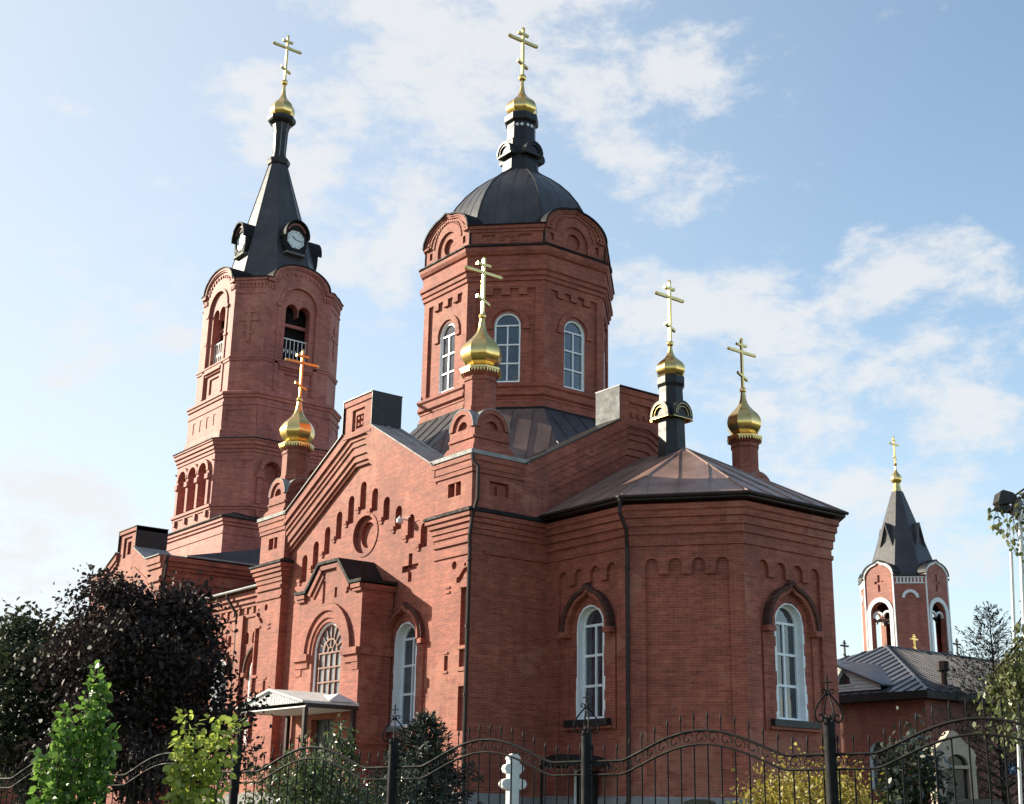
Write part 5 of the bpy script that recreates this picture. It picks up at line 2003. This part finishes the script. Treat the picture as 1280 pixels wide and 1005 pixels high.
def build_fence():
    def P(s, z, d=0.0):
        return FA + FU * s + Z * z + FN * d

    def arcf(t):
        """extra height of the panel at fraction t"""
        if t < 0.15 or t > 0.85:
            return 0.0
        q = (t - 0.15) / 0.70
        return 0.25 * math.sin(math.pi * q) ** 1.15 * (1.0 if True else 0)

    def post(s):
        mb = MB()
        zr = rail_z(s)
        zt = zr + 0.31
        base = FA + FU * s
        mb.lathe((base.x, base.y), [(0.052, -0.5), (0.052, zt - 0.02), (0.05, zt)], 16, IRON)
        p = mb.build('fence_post', fence, 40)
        f = MB()
        # four S scrolls that close to an onion, with a small cross
        for k in range(4):
            a = math.radians(45 + 14.5 + 90 * k)
            dv = Vector((math.cos(a), math.sin(a), 0))
            pts = []
            for r, z in ((0.012, 0.21), (0.03, 0.19), (0.06, 0.155), (0.095, 0.11), (0.12, 0.06), (0.125, 0.015), (0.11, -0.025), (0.085, -0.04), (0.06, -0.025), (0.052, 0.005), (0.065, 0.028), (0.085, 0.026), (0.09, 0.008)):
                pts.append(base + dv * r + Z * (zt + z))
            f.tube(pts, 0.0085, IRON, 6)
            pts = []
            for r, z in ((0.008, 0.2), (0.02, 0.235), (0.045, 0.245), (0.058, 0.228), (0.05, 0.21), (0.036, 0.215)):
                pts.append(base + dv * r + Z * (zt + z))
            f.tube(pts, 0.007, IRON, 6)
        f.tube([base + Z * (zt + 0.19), base + Z * (zt + 0.36)], 0.008, IRON, 6)
        f.tube([base + FU * -0.045 + Z * (zt + 0.305), base + FU * 0.045 + Z * (zt + 0.305)], 0.008, IRON, 6)
        f.ball(tuple(base + Z * (zt + 0.2)), 0.018, IRON, 8)
        f.build('scroll_finial', p, 50)

    def panel(k):
        mb = MB()
        s0 = k * STEP
        n = 48
        top, low = [], []
        for i in range(n + 1):
            t = i / n
            s = s0 + 0.05 + (STEP - 0.1) * t
            z = rail_z(s0 + STEP * t) + arcf(t)
            top.append(P(s, z))
            low.append(P(s, z - 0.125))
        mb.tube(top, 0.0135, IRON, 6)
        mb.tube(low, 0.0115, IRON, 6)
        bot = [P(s0 + 0.05, rail_z(s0) - 1.75), P(s0 + STEP - 0.05, rail_z(s0 + STEP) - 1.75)]
        mb.tube(bot, 0.013, IRON, 6)
        m = 18
        for i in range(1, m + 1):
            t = (i - 0.5) / m
            s = s0 + STEP * t
            z = rail_z(s) + arcf(t)
            j = random.uniform(-0.004, 0.004)
            mb.tube([P(s, z - 0.13), P(s + j, rail_z(s) - 1.9)], 0.0078, IRON, 6)
            mb.tube([P(s, z), P(s, z + 0.12)], 0.0062, IRON, 6)
            c = P(s, 0)
            mb.lathe((c.x, c.y), [(0.006, z + 0.10), (0.012, z + 0.115), (0.011, z + 0.132), (0.001, z + 0.178)], 6, IRON)
        q = 19
        for i in range(q):
            t = (i + 0.5) / q
            s = s0 + STEP * t
            z = rail_z(s) + arcf(t) - 0.0625
            # slope of the rail here
            dz = (arcf(min(1, t + 0.01)) - arcf(max(0, t - 0.01))) / (0.02 * STEP)
            pts = []
            for a in range(-30, 271, 25):
                r = 0.05 if a < 200 else 0.05 - 0.028 * (a - 200) / 70
                an = math.radians(a)
                x = r * math.cos(an)
                pts.append(P(s + x, z + r * math.sin(an) + dz * x))
            mb.tube(pts, 0.0058, IRON, 5)
            mb.ball(tuple(P(s + 0.005, z - 0.012)), 0.011, IRON, 6)
        mb.build('fence_panel', fence, 50)

    for k in range(-7, 5):
        panel(k)
    for k in range(-7, 6):
        post(k * STEP)


build_fence()


# ------------------------------------------------------------------ small things near the fence
def at(px, py, dist):
    d = CF + CR * ((px - 640) / 1683.7) - CU * ((py - 502.5) / 1683.7)
    return CP + d * (dist / math.hypot(d.x, d.y))


def build_stone_cross():
    p = at(641, 960, 18.0)
    g = ground_z(p.x, p.y)
    o = empty('stone_cross', (p.x, p.y, g), 'white stone eight-pointed grave cross with rounded arm ends behind the fence', 'grave cross')
    fr = Fr((p.x, p.y, 0), (0.42, 0.907, 0), (0.907, -0.42, 0))
    zt = p.z + 0.18
    mb = MB()
    w = 0.062
    pts = []

    def arm(zc, hl, hh):
        return hl, zc, hh
    out = [(w, g - 0.1), (w, zt - 0.47)]
    for zc, hl, hh in ((zt - 0.38, 0.165, 0.066), (zt - 0.19, 0.13, 0.066)):
        out += [(w, zc - hh), (hl - 0.07, zc - hh), (hl - 0.02, zc - hh * 0.7), (hl, zc), (hl - 0.02, zc + hh * 0.7), (hl - 0.07, zc + hh), (w, zc + hh)]
    out += [(w, zt - 0.09), (w + 0.018, zt - 0.06), (w, zt - 0.03), (0.02, zt)]
    out += [(-x, z) for x, z in reversed(out)]
    mb.prism(fr, out, -0.11, 0.11, STONEW)
    mb.build('cross_body', o)
    b = MB()
    b.fbox(fr, -0.3, 0.3, g - 0.1, g + 0.18, -0.2, 0.2, STONE)
    b.build('cross_base', o)


build_stone_cross()


def build_shrine():
    p = at(1194, 990, 21.0)
    g = ground_z(p.x, p.y)
    o = empty('stone_shrine', (p.x, p.y, g), 'cream stone memorial with ogee top and dark arched recess beside the ivy bush', 'memorial')
    fr = Fr((p.x, p.y, 0), (0.62, 0.785, 0), (0.785, -0.62, 0))
    k = 21.0 / 1683.7
    ztop = p.z + (990 - 922) * k
    hw = 0.29
    sh = p.z + (990 - 962) * k
    half = [(hw, g - 0.1), (hw, sh), (hw - 0.005, sh + 0.06), (hw + 0.02, sh + 0.16), (hw - 0.02, sh + 0.24), (0.14, sh + 0.36), (0.075, sh + 0.45), (0.055, ztop - 0.02), (0.04, ztop)]
    out = half + [(-x, z) for x, z in reversed(half)]
    mb = MB()
    rec = arch(0.03, 0.32, g + 0.1, sh + 0.17, 12)
    mb.wall(fr, out, [(rec, 0.14, GRANITE, None)], 0.1, 0.3, STONE)
    mb.prism(fr, out, -0.21, -0.19, STONE)
    mb.fbox(fr, -hw - 0.02, hw + 0.02, sh - 0.03, sh + 0.015, -0.2, 0.10 - 0.004, STONE)
    mb.build('stone_frame', o)
    b = MB()
    b.fbox(fr, -0.45, 0.45, g - 0.1, g + 0.15, -0.3, 0.3, STONE)
    b.build('stone_base', o)


build_shrine()


def build_headstone(px, py, dist, hw, label, slope):
    p = at(px, py, dist)
    g = ground_z(p.x, p.y)
    o = empty('headstone', (p.x, p.y, g), label, 'headstone')
    fr = Fr((p.x, p.y, 0), (0.62, 0.785, 0), (0.785, -0.62, 0))
    half = [(hw, g - 0.1), (hw, p.z - slope), (hw * 0.72, p.z - 0.03), (hw * 0.3, p.z)]
    out = half + [(-x, z) for x, z in reversed(half)]
    mb = MB()
    mb.prism(fr, out, -0.08, 0.08, GRANITE)
    mb.build('polished_slab', o)
    b = MB()
    b.fbox(fr, -hw - 0.12, hw + 0.12, g - 0.1, g + 0.2, -0.18, 0.18, PLINTH)
    b.build('headstone_base', o)


build_headstone(874, 999, 19.0, 0.27, 'low dark polished headstone with sloped shoulders before the apse corner', 0.12)
build_headstone(1222, 999, 18.0, 0.38, 'wide dark polished headstone in front of the cream stone memorial', 0.10)


def build_sign(px, py, w, h, label, mat):
    # on the chapel's east wall
    d = CF + CR * ((px - 640) / 1683.7) - CU * ((py - 502.5) / 1683.7)
    t = (-2.63 - CP.x) / d.x
    p = CP + d * t
    o = empty('wall_sign', (-2.65, p.y, p.z), label, 'sign')
    fr = Fr((-2.65, p.y, p.z), (0, 1, 0), (1, 0, 0))
    mb = MB()
    mb.fbox(fr, -w / 2, w / 2, -h / 2, h / 2, 0.003, 0.05, BLUE)
    mb.build('sign_plate', o)
    k = MB()
    if mat:
        s = h * 0.42
        k.prism(fr, [(-w * 0.5, s * 0.9), (-w * 0.02, s), (w * 0.0, -s), (-w * 0.40, -s * 0.9)], 0.05, 0.055, mat)
        k.prism(fr, [(-w * 0.46, s * 0.55), (-w * 0.2, 0.0), (-w * 0.06, s * 0.5), (-w * 0.1, -s * 0.2), (-w * 0.3, -s * 0.5)], 0.055, 0.06, WHITEP)
    else:
        k.fbox(fr, -w * 0.4, w * 0.4, -h * 0.35, h * 0.35, 0.05, 0.055, SKYBLUE)
    k.build('sign_face', o)


build_sign(1268, 961, 0.95, 0.5, 'small blue sign with a pale arrow-like mark on the chapel wall', SKYBLUE)
build_sign(1281, 934, 0.5, 0.75, 'plain blue sign higher on the chapel wall at the right edge', None)


def build_lamp_pole(px_top, py_top, px_bot, dist, label, head, r=0.022):
    b = at(px_bot, 1005, dist)
    p = at(px_top, py_top, dist)
    o = empty('light_pole', (b.x, b.y, 0), label, 'light pole', 'white poles at the right edge')
    mb = MB()
    dirv = (p - b)
    foot = b - dirv * (b.z / dirv.z)
    mb.tube([foot, p], r, WHITEP, 10)
    mb.build('pole', o, 40)
    if head:
        h = MB()
        c = at(1256, 626, dist)
        fr = Fr(c, CR, (-CF.x, -CF.y, 0))
        h.prism(fr, [(-0.10, -0.02), (-0.07, 0.085), (-0.04, 0.10), (0.06, 0.07), (0.10, 0.03), (0.085, -0.02), (0.04, -0.045), (-0.07, -0.05)], -0.1, 0.1, BLACKM)
        h.tube([fr.p(-0.06, -0.05), fr.p(-0.05, -0.1)], 0.02, BLACKM)
        h.prism(fr, [(-0.09, -0.075), (0.03, -0.06), (0.05, -0.11), (0.0, -0.13), (-0.07, -0.10)], -0.07, 0.07, BLACKM)
        h.tube([fr.p(0.0, -0.12), p - dirv * 0.003], 0.014, BLACKM)
        h.build('floodlight', o)
        g = MB()
        c = at(1270, 634, dist)
        fr = Fr(c, CR, (-CF.x, -CF.y, 0))
        g.prism(fr, [(-0.05, -0.08), (0.03, -0.07), (0.06, 0.06), (-0.02, 0.07)], -0.06, 0.06, ZINC)
        g.build('lamp_housing', o)


build_lamp_pole(1275, 642, 1289, 15.0, 'pale pole carrying a black floodlight head behind birch leaves', True, 0.024)
build_lamp_pole(1264, 690, 1276, 15.6, 'thin bare white pole left of the floodlight pole', False, 0.018)


def build_low_wall():
    a = at(-120, 1000, 44.0)
    b = at(92, 1000, 43.0)
    u = Vector((b.x - a.x, b.y - a.y, 0))
    L = u.length
    u.normalize()
    n = Vector((u.y, -u.x, 0))
    o = empty('brick_wall', (a.x, a.y, GZ), 'low red brick wall behind the trees at the left edge', 'wall')
    fr = Fr((a.x, a.y, 0), u, n)
    zt = at(40, 938, 43.0).z
    mb = MB()
    mb.fbox(fr, 0, L, GZ - 0.3, zt, -0.35, 0, BRICK)
    for k in range(4):
        mb.fbox(fr, k * (L - 0.5) / 3, k * (L - 0.5) / 3 + 0.5, GZ - 0.3, zt - 0.05, 0, 0.12, BRICK)
    mb.build('wall_body', o)
    c = MB()
    c.prism(fr, [(-0.1, zt + 0.003), (L + 0.1, zt + 0.003), (L + 0.1, zt + 0.09), (-0.1, zt + 0.09)], -0.45, 0.2, DULLZ)
    c.build('coping', o)


build_low_wall()


def build_wall_lamp():
    mb = MB()
    p = fS.p(7 - 3.95, 11.05, -0.3)
    p = fS.p(2.95, 10.95, -0.3)
    mb.tube([p, p + Vector((0, -0.28, 0.02))], 0.02, WHITEP, 6)
    q = p + Vector((0, -0.3, 0.0))
    mb.lathe((q.x, q.y), [(0.05, q.z - 0.16), (0.11, q.z - 0.13), (0.12, q.z - 0.02), (0.05, q.z + 0.05), (0.02, q.z + 0.1)], 12, WHITEP)
    mb.tube([p + Vector((0.02, -0.2, 0.02)), p + Vector((0.45, -0.18, 0.03))], 0.012, WHITEP, 5)
    mb.build('wall_lamp', church, 40)


build_wall_lamp()

# ------------------------------------------------------------------ vegetation
def leaf_mesh(name, pts, size, mat, parent, seed, droop=0.0, aspect=1.7, dirs=None, jit=0.5):
    """one mesh of many folded leaf blades at the given points"""
    r = np.random.default_rng(seed)
    pts = np.asarray(pts, float)
    n = len(pts)
    nrm = r.normal(size=(n, 3))
    nrm[:, 2] += 0.6
    nrm /= np.linalg.norm(nrm, axis=1, keepdims=True)
    ax = r.normal(size=(n, 3)) if dirs is None else np.asarray(dirs) + r.normal(size=(n, 3)) * 0.4
    ax[:, 2] -= droop
    ax -= nrm * np.sum(ax * nrm, 1, keepdims=True)
    ax /= np.linalg.norm(ax, axis=1, keepdims=True) + 1e-9
    sd = np.cross(nrm, ax)
    L = size * (1 + jit * r.uniform(-1, 1, n))[:, None]
    Wd = L / aspect
    up_ = nrm * L
    q = [pts, pts + ax * L * 0.28 + sd * Wd * 0.44 + up_ * 0.05, pts + ax * L * 0.66 + sd * Wd * 0.40 + up_ * 0.06,
         pts + ax * L - up_ * 0.06, pts + ax * L * 0.66 - sd * Wd * 0.40 + up_ * 0.06, pts + ax * L * 0.28 - sd * Wd * 0.44 + up_ * 0.05]
    V = np.stack(q, 1).reshape(-1, 3)
    me = bpy.data.meshes.new(name)
    me.vertices.add(6 * n)
    me.vertices.foreach_set('co', V.ravel())
    me.loops.add(6 * n)
    me.loops.foreach_set('vertex_index', np.arange(6 * n))
    me.polygons.add(n)
    me.polygons.foreach_set('loop_start', np.arange(0, 6 * n, 6))
    me.update(calc_edges=True)
    me.materials.append(mat)
    o = bpy.data.objects.new(name, me)
    COL.objects.link(o)
    o.parent = parent
    o.matrix_parent_inverse = parent.matrix_world.inverted()
    return o


def branching(base, height, spread, seed, levels=3, trunk_r=0.12, first=0.25, n1=9, n2=5, up=0.5):
    """returns list of (points, r0, r1) and twig tips"""
    r = random.Random(seed)
    base = Vector(base)
    segs, tips = [], []
    lean = Vector((r.uniform(-0.06, 0.06), r.uniform(-0.06, 0.06), 1)).normalized()
    tr = [base + lean * (height * t) + Vector((r.uniform(-1, 1), r.uniform(-1, 1), 0)) * 0.03 * height * t for t in (0, 0.2, 0.4, 0.6, 0.8, 1.0)]
    segs.append((tr, trunk_r, trunk_r * 0.12))

    def along(t):
        f = t * 5
        i = min(4, int(f))
        return tr[i].lerp(tr[i + 1], f - i)
    for k in range(n1):
        t = first + (0.98 - first) * (k + r.random()) / n1
        p = along(t)
        a = k * 2.4 + r.uniform(-0.4, 0.4)
        ln = spread * (1.0 - 0.55 * max(0, (t - 0.45) / 0.55)) * r.uniform(0.75, 1.1)
        d = Vector((math.cos(a), math.sin(a), up + r.uniform(-0.2, 0.3))).normalized()
        m = p + d * ln * 0.5 + Vector((0, 0, r.uniform(-0.05, 0.1) * ln))
        e = p + d * ln + Vector((0, 0, r.uniform(-0.1, 0.2) * ln))
        rr = trunk_r * (1 - t) * 0.6 + 0.012
        segs.append(([p, m, e], rr, rr * 0.3))
        tips.append(e)
        for q in range(n2):
            f = 0.3 + 0.7 * (q + r.random()) / n2
            b0 = p.lerp(m, f * 2) if f < 0.5 else m.lerp(e, f * 2 - 1)
            d2 = (d + Vector((r.uniform(-1, 1), r.uniform(-1, 1), r.uniform(-0.5, 0.8)))).normalized()
            l2 = ln * r.uniform(0.25, 0.5)
            e2 = b0 + d2 * l2
            segs.append(([b0, b0.lerp(e2, 0.5) + Vector((0, 0, 0.03 * ln)), e2], rr * 0.45, rr * 0.12))
            tips.append(e2)
            tips.append(b0.lerp(e2, 0.55))
    return segs, tips


def make_tree(name, base, height, spread, label, cat, mat, seed, leaves, lsize, clump, trunk_r=0.12, first=0.25, n1=9, n2=5, up=0.5, droop=0.2, bark=None, group=None, part='crown'):
    o = empty(name, base, label, cat, group)
    segs, tips = branching(base, height, spread, seed, 3, trunk_r, first, n1, n2, up)
    mb = MB()
    for pts, r0, r1 in segs:
        mb.tube(pts, r0, bark or BARK, 6, r1)
    mb.build('trunk', o, 60)
    r = np.random.default_rng(seed)
    T = np.array([tuple(t) for t in tips])
    w = r.uniform(0.4, 1.6, len(T))
    idx = r.choice(len(T), leaves, p=w / w.sum())
    off = r.normal(size=(leaves, 3)) * clump * np.array([1, 1, 0.75])
    leaf_mesh(part, T[idx] + off, lsize, mat, o, seed + 1, droop)
    return o


# big dark trees on the left, between fence and nave
p = at(164, 1000, 33.0)
make_tree('purple_leaf_tree', (p.x, p.y, ground_z(p.x, p.y)), 4.7, 2.3, 'broad tree with very dark purple-brown leaves in front of the nave', 'tree', L_PURPLE, 21, 30000, 0.125, 0.27, 0.16, 0.04, 34, 8, 0.36, 0.3)
p = at(28, 1000, 37.0)
make_tree('broadleaf_tree', (p.x, p.y, ground_z(p.x, p.y)), 4.2, 2.4, 'dark green rounded tree at the left edge of the picture', 'tree', L_DARK, 33, 24000, 0.14, 0.36, 0.15, 0.06, 26, 7, 0.34, 0.2)
# bright shrubs in front of the fence
def make_shoots(name, base, shoots, label, cat, mat, seed, lsize, per_m, droop=0.1, aspect=1.4, spreadr=0.10):
    """upright leafy shoots; shoots = (dx, dy, height, lean x, lean y)"""
    o = empty(name, base, label, cat)
    mb = MB()
    r = np.random.default_rng(seed)
    pts, dirs = [], []
    for dx, dy, h, lx, ly in shoots:
        P = [Vector((base[0] + dx + lx * t * t, base[1] + dy + ly * t * t, base[2] + h * t)) for t in (0, 0.25, 0.5, 0.75, 1.0)]
        mb.tube(P, 0.014, BARK, 5, 0.004)
        n = int(per_m * h)
        for i in range(n):
            t = r.uniform(0.12, 1.0)
            f = t * 4
            k = min(3, int(f))
            q = P[k].lerp(P[k + 1], f - k)
            a = r.uniform(0, 2 * math.pi)
            d = Vector((math.cos(a), math.sin(a), r.uniform(-0.1, 0.7)))
            rad = spreadr * (1.15 - 0.75 * t) * r.uniform(0.1, 1.6)
            q = q + Vector((d.x, d.y, d.z * 0.4)) * rad
            pts.append(tuple(q))
            dirs.append(tuple(d))
    mb.build('stem', o, 60)
    leaf_mesh('foliage', pts, lsize, mat, o, seed + 1, droop, aspect, dirs)
    return o


p = at(86, 1000, 16.0)
b = (p.x, p.y, ground_z(p.x, p.y))
RX = (CR.x, CR.y)


def sh(s, d, h, l=0.0):
    """shoot at s metres to the right as seen, d metres deeper"""
    return (RX[0] * s - RX[1] * d, RX[1] * s + RX[0] * d, h, RX[0] * l, RX[1] * l)


make_shoots('young_poplar', b, [sh(0.10, 0, 3.2, 0.04), sh(0.15, 0.1, 2.95, 0.06), sh(-0.13, 0.05, 2.72, -0.04), sh(-0.10, -0.1, 2.55, -0.04), sh(0.16, 0.1, 2.6, 0.03), sh(-0.2, 0, 2.25, -0.16), sh(0.2, 0.1, 2.5, 0.16), sh(0.04, -0.12, 2.4, 0.0), sh(-0.08, 0.1, 2.1, -0.08)],
            'bright green upright young poplar leaves in front of the fence', 'shrub', L_BRIGHT, 5, 0.08, 165, 0.2, 1.3, 0.115)
p = at(238, 1000, 15.5)
b = (p.x, p.y, ground_z(p.x, p.y))
make_shoots('lime_shrub', b, [sh(-0.05, 0, 2.72, -0.08), sh(0.05, 0.1, 2.66, 0.1), sh(0.12, 0, 2.62, 0.3), sh(-0.08, 0.1, 2.4, -0.1), sh(0.0, -0.1, 2.5, 0.02), sh(0.08, 0.1, 2.45, 0.14), sh(-0.05, -0.1, 2.2, -0.1), sh(0.05, 0.0, 2.1, 0.06)],
            'yellow-green drooping shrub beside a fence post', 'shrub', L_LIME, 8, 0.085, 110, 0.9, 1.5, 0.14)


def make_bush(name, base, rx, ry, h, label, mat, seed, leaves, lsize, droop=0.3, aspect=1.7, lumps=16, cat='bush', top=0.0):
    o = empty(name, base, label, cat)
    r = np.random.default_rng(seed)
    mb = MB()
    C_ = []
    for i in range(lumps):
        a = r.uniform(0, 2 * math.pi)
        q = math.sqrt(r.uniform(0, 1))
        zf = r.uniform(0.15, 1.0)
        sc = math.sqrt(max(0.05, 1 - zf ** 2.2)) * 0.9 + 0.08
        c = Vector((base[0] + rx * q * math.cos(a) * sc, base[1] + ry * q * math.sin(a) * sc, base[2] + h * zf * 0.88))
        C_.append(tuple(c))
        mb.tube([Vector(base), Vector(base).lerp(c, 0.5) + Vector((0, 0, 0.1 * h)), c], 0.02, BARK, 5, 0.006)
    mb.build('stem', o, 60)
    C_ = np.array(C_)
    idx = r.integers(0, lumps, leaves)
    off = r.normal(size=(leaves, 3)) * np.array([rx, rx, h * 0.6]) * 0.17
    P = C_[idx] + off
    P[:, 2] = np.maximum(P[:, 2], base[2] + 0.03)
    leaf_mesh('foliage', P, lsize, mat, o, seed + 1, droop, aspect)
    return o


p = at(385, 1000, 22.0)
make_bush('round_bush', (p.x, p.y, ground_z(p.x, p.y)), 1.35, 1.1, 2.05, 'wide dark green bush behind the fence before the porch', L_BUSH, 14, 9000, 0.075, 0.5, 2.0, 30)
p = at(500, 1000, 23.5)
make_bush('round_bush', (p.x, p.y, ground_z(p.x, p.y)), 0.8, 0.8, 1.45, 'low dark bush at the foot of the spruce behind the fence', L_GLOSS, 15, 3500, 0.07, 0.4, 2.0, 16)
p = at(420, 985, 27.0)
make_bush('leafy_shrub', (p.x, p.y, ground_z(p.x, p.y)), 0.5, 0.5, 1.85, 'small leafy shrub with pale glinting leaves before the entrance door', L_BUSH, 16, 800, 0.13, 0.2, 2.6, 12)
p = at(1008, 1000, 17.5)
make_bush('autumn_bush', (p.x, p.y, ground_z(p.x, p.y)), 0.98, 0.9, 1.85, 'yellow autumn bush behind the fence by the apse', L_YELLOW, 17, 16000, 0.055, 0.2, 1.8, 44)
p = at(1143, 1000, 20.0)
make_bush('ivy_bush', (p.x, p.y, ground_z(p.x, p.y)), 0.5, 0.5, 1.68, 'dark bush with shiny hanging leaves left of the cream stone memorial', L_GLOSS, 18, 3200, 0.085, 1.2, 1.9, 26)
p = at(205, 1003, 21.0)
make_bush('clipped_bush', (p.x, p.y, ground_z(p.x, p.y)), 0.45, 0.45, 1.0, 'low grey-green bush behind the fence under the purple tree', L_GLOSS, 19, 1500, 0.06, 0.0, 2.4, 12)


def make_conifer(name, base, h, rad, label, mat, seed, whorls, bark, needles, nsize, dens=1.0, sag=-0.15):
    o = empty(name, base, label, 'conifer')
    r = random.Random(seed)
    mb = MB()
    top = Vector(base) + Vector((0, 0, h))
    mb.tube([Vector(base), top], 0.03 + 0.012 * h, bark, 7, 0.008)
    pts, dirs = [], []
    for k in range(whorls):
        t = 0.06 + 0.94 * (k / (whorls - 1)) ** 0.95
        z = base[2] + h * t
        ln = rad * (1 - t) ** 0.8 + 0.05
        for q in range(7):
            a = k * 0.9 + q * 2 * math.pi / 7 + r.uniform(-0.3, 0.3)
            L = ln * r.uniform(0.65, 1.15)
            d = Vector((math.cos(a), math.sin(a), sag + 0.5 * t))
            p0 = Vector((base[0], base[1], z))
            p1 = p0 + d * L * 0.6
            p2 = p0 + d * L + Vector((0, 0, 0.12 * L))
            mb.tube([p0, p1, p2], 0.006 + 0.006 * L, bark, 4, 0.002)
            n = int(needles * L * dens)
            for _ in range(n):
                f = r.random() ** 0.7
                c = p0.lerp(p1, f * 1.6) if f < 0.62 else p1.lerp(p2, (f - 0.62) / 0.38)
                side = Vector((-d.y, d.x, 0)) * r.uniform(-1, 1) * L * 0.28 * (1 - f * 0.6)
                c = c + side + Vector((0, 0, r.uniform(-0.08, 0.03)))
                pts.append(tuple(c))
                dirs.append((d.x + side.x * 2, d.y + side.y * 2, d.z + 0.1))
    mb.build('trunk', o, 60)
    leaf_mesh('foliage', pts, nsize, mat, o, seed + 3, 0.0, 4.0, dirs)
    return o


p = at(530, 1000, 27.0)
gz = ground_z(p.x, p.y)
make_conifer('young_spruce', (p.x, p.y, gz), at(530, 893, 27.0).z - gz, 1.3, 'small dark spruce standing before the south wall window', L_SPRUCE, 51, 20, BARK, 95, 0.12)
p = at(1256, 1000, 62.0)
make_conifer('bare_larch', (p.x, p.y, 0.8), at(1240, 755, 62.0).z - 0.8, 4.2, 'sparse thin larch rising behind the chapel roof', L_LARCH, 61, 26, BARK, 30, 0.17, 1.0, 0.35)


# birch at the right edge: trunk outside the frame, hanging twigs inside it
def build_birch():
    base = at(1345, 1000, 15.5)
    bz = ground_z(base.x, base.y)
    o = empty('birch_tree', (base.x, base.y, bz), 'birch with hanging leafy twigs in front of the floodlight pole', 'tree')
    mb = MB()
    WB = plain('birch_bark', (0.52, 0.50, 0.47), 0.85, 0, 0.35, 9.0)
    mb.tube([(base.x, base.y, bz - 0.1), (base.x + 0.05, base.y + 0.05, 2.5), (base.x, base.y + 0.1, 6.2)], 0.10, WB, 8, 0.04)
    r = random.Random(4)
    pts, dirs = [], []

    def strand(a, b, drop, n, leafn, spread):
        """limb from a to b, hanging twigs along it"""
        a, b = Vector(a), Vector(b)
        m = a.lerp(b, 0.5) + Vector((0, 0, 0.12))
        mb.tube([a, m, b], 0.02, BARK, 5, 0.006)
        for i in range(n):
            t = 0.35 + 0.65 * (i + r.random()) / n
            q = a.lerp(m, t * 2) if t < 0.5 else m.lerp(b, t * 2 - 1)
            L = drop * r.uniform(0.4, 1.1)
            sx = Vector((r.uniform(-1, 1), r.uniform(-1, 1), 0)) * spread
            P = [q, q + sx * 0.5 + Vector((0, 0, -L * 0.4)), q + sx * 0.8 + Vector((0, 0, -L))]
            mb.tube(P, 0.0045, BARK, 4, 0.0018)
            for k in range(leafn):
                f = r.random()
                c = P[0].lerp(P[1], f * 2) if f < 0.5 else P[1].lerp(P[2], f * 2 - 1)
                c = c + Vector((r.gauss(0, 0.035), r.gauss(0, 0.035), r.gauss(0, 0.03)))
                pts.append(tuple(c))
                dirs.append((r.uniform(-0.5, 0.5), r.uniform(-0.5, 0.5), -1.0))
    D = 15.0
    strand(at(1340, 600, D), at(1238, 640, D), 0.42, 9, 13, 0.12)
    strand(at(1335, 620, D + 0.4), at(1262, 648, D + 0.3), 0.75, 8, 14, 0.12)
    strand(at(1330, 600, D - 0.3), at(1258, 640, D - 0.2), 0.9, 5, 8, 0.1)
    strand(at(1340, 640, D + 0.2), at(1270, 655, D + 0.1), 1.3, 6, 12, 0.08)
    strand(at(1340, 700, D), at(1266, 790, D), 0.35, 6, 12, 0.1)
    strand(at(1335, 760, D), at(1228, 858, D), 0.65, 16, 30, 0.16)
    strand(at(1335, 780, D + 0.4), at(1248, 835, D + 0.4), 0.95, 16, 34, 0.16)
    strand(at(1330, 800, D - 0.3), at(1262, 830, D - 0.3), 1.0, 14, 34, 0.16)
    strand(at(1330, 830, D - 0.3), at(1240, 880, D - 0.3), 0.55, 8, 20, 0.14)
    mb.build('trunk', o, 60)
    leaf_mesh('foliage', pts, 0.062, L_BIRCH, o, 71, 0.3, 1.5, dirs)


build_birch()
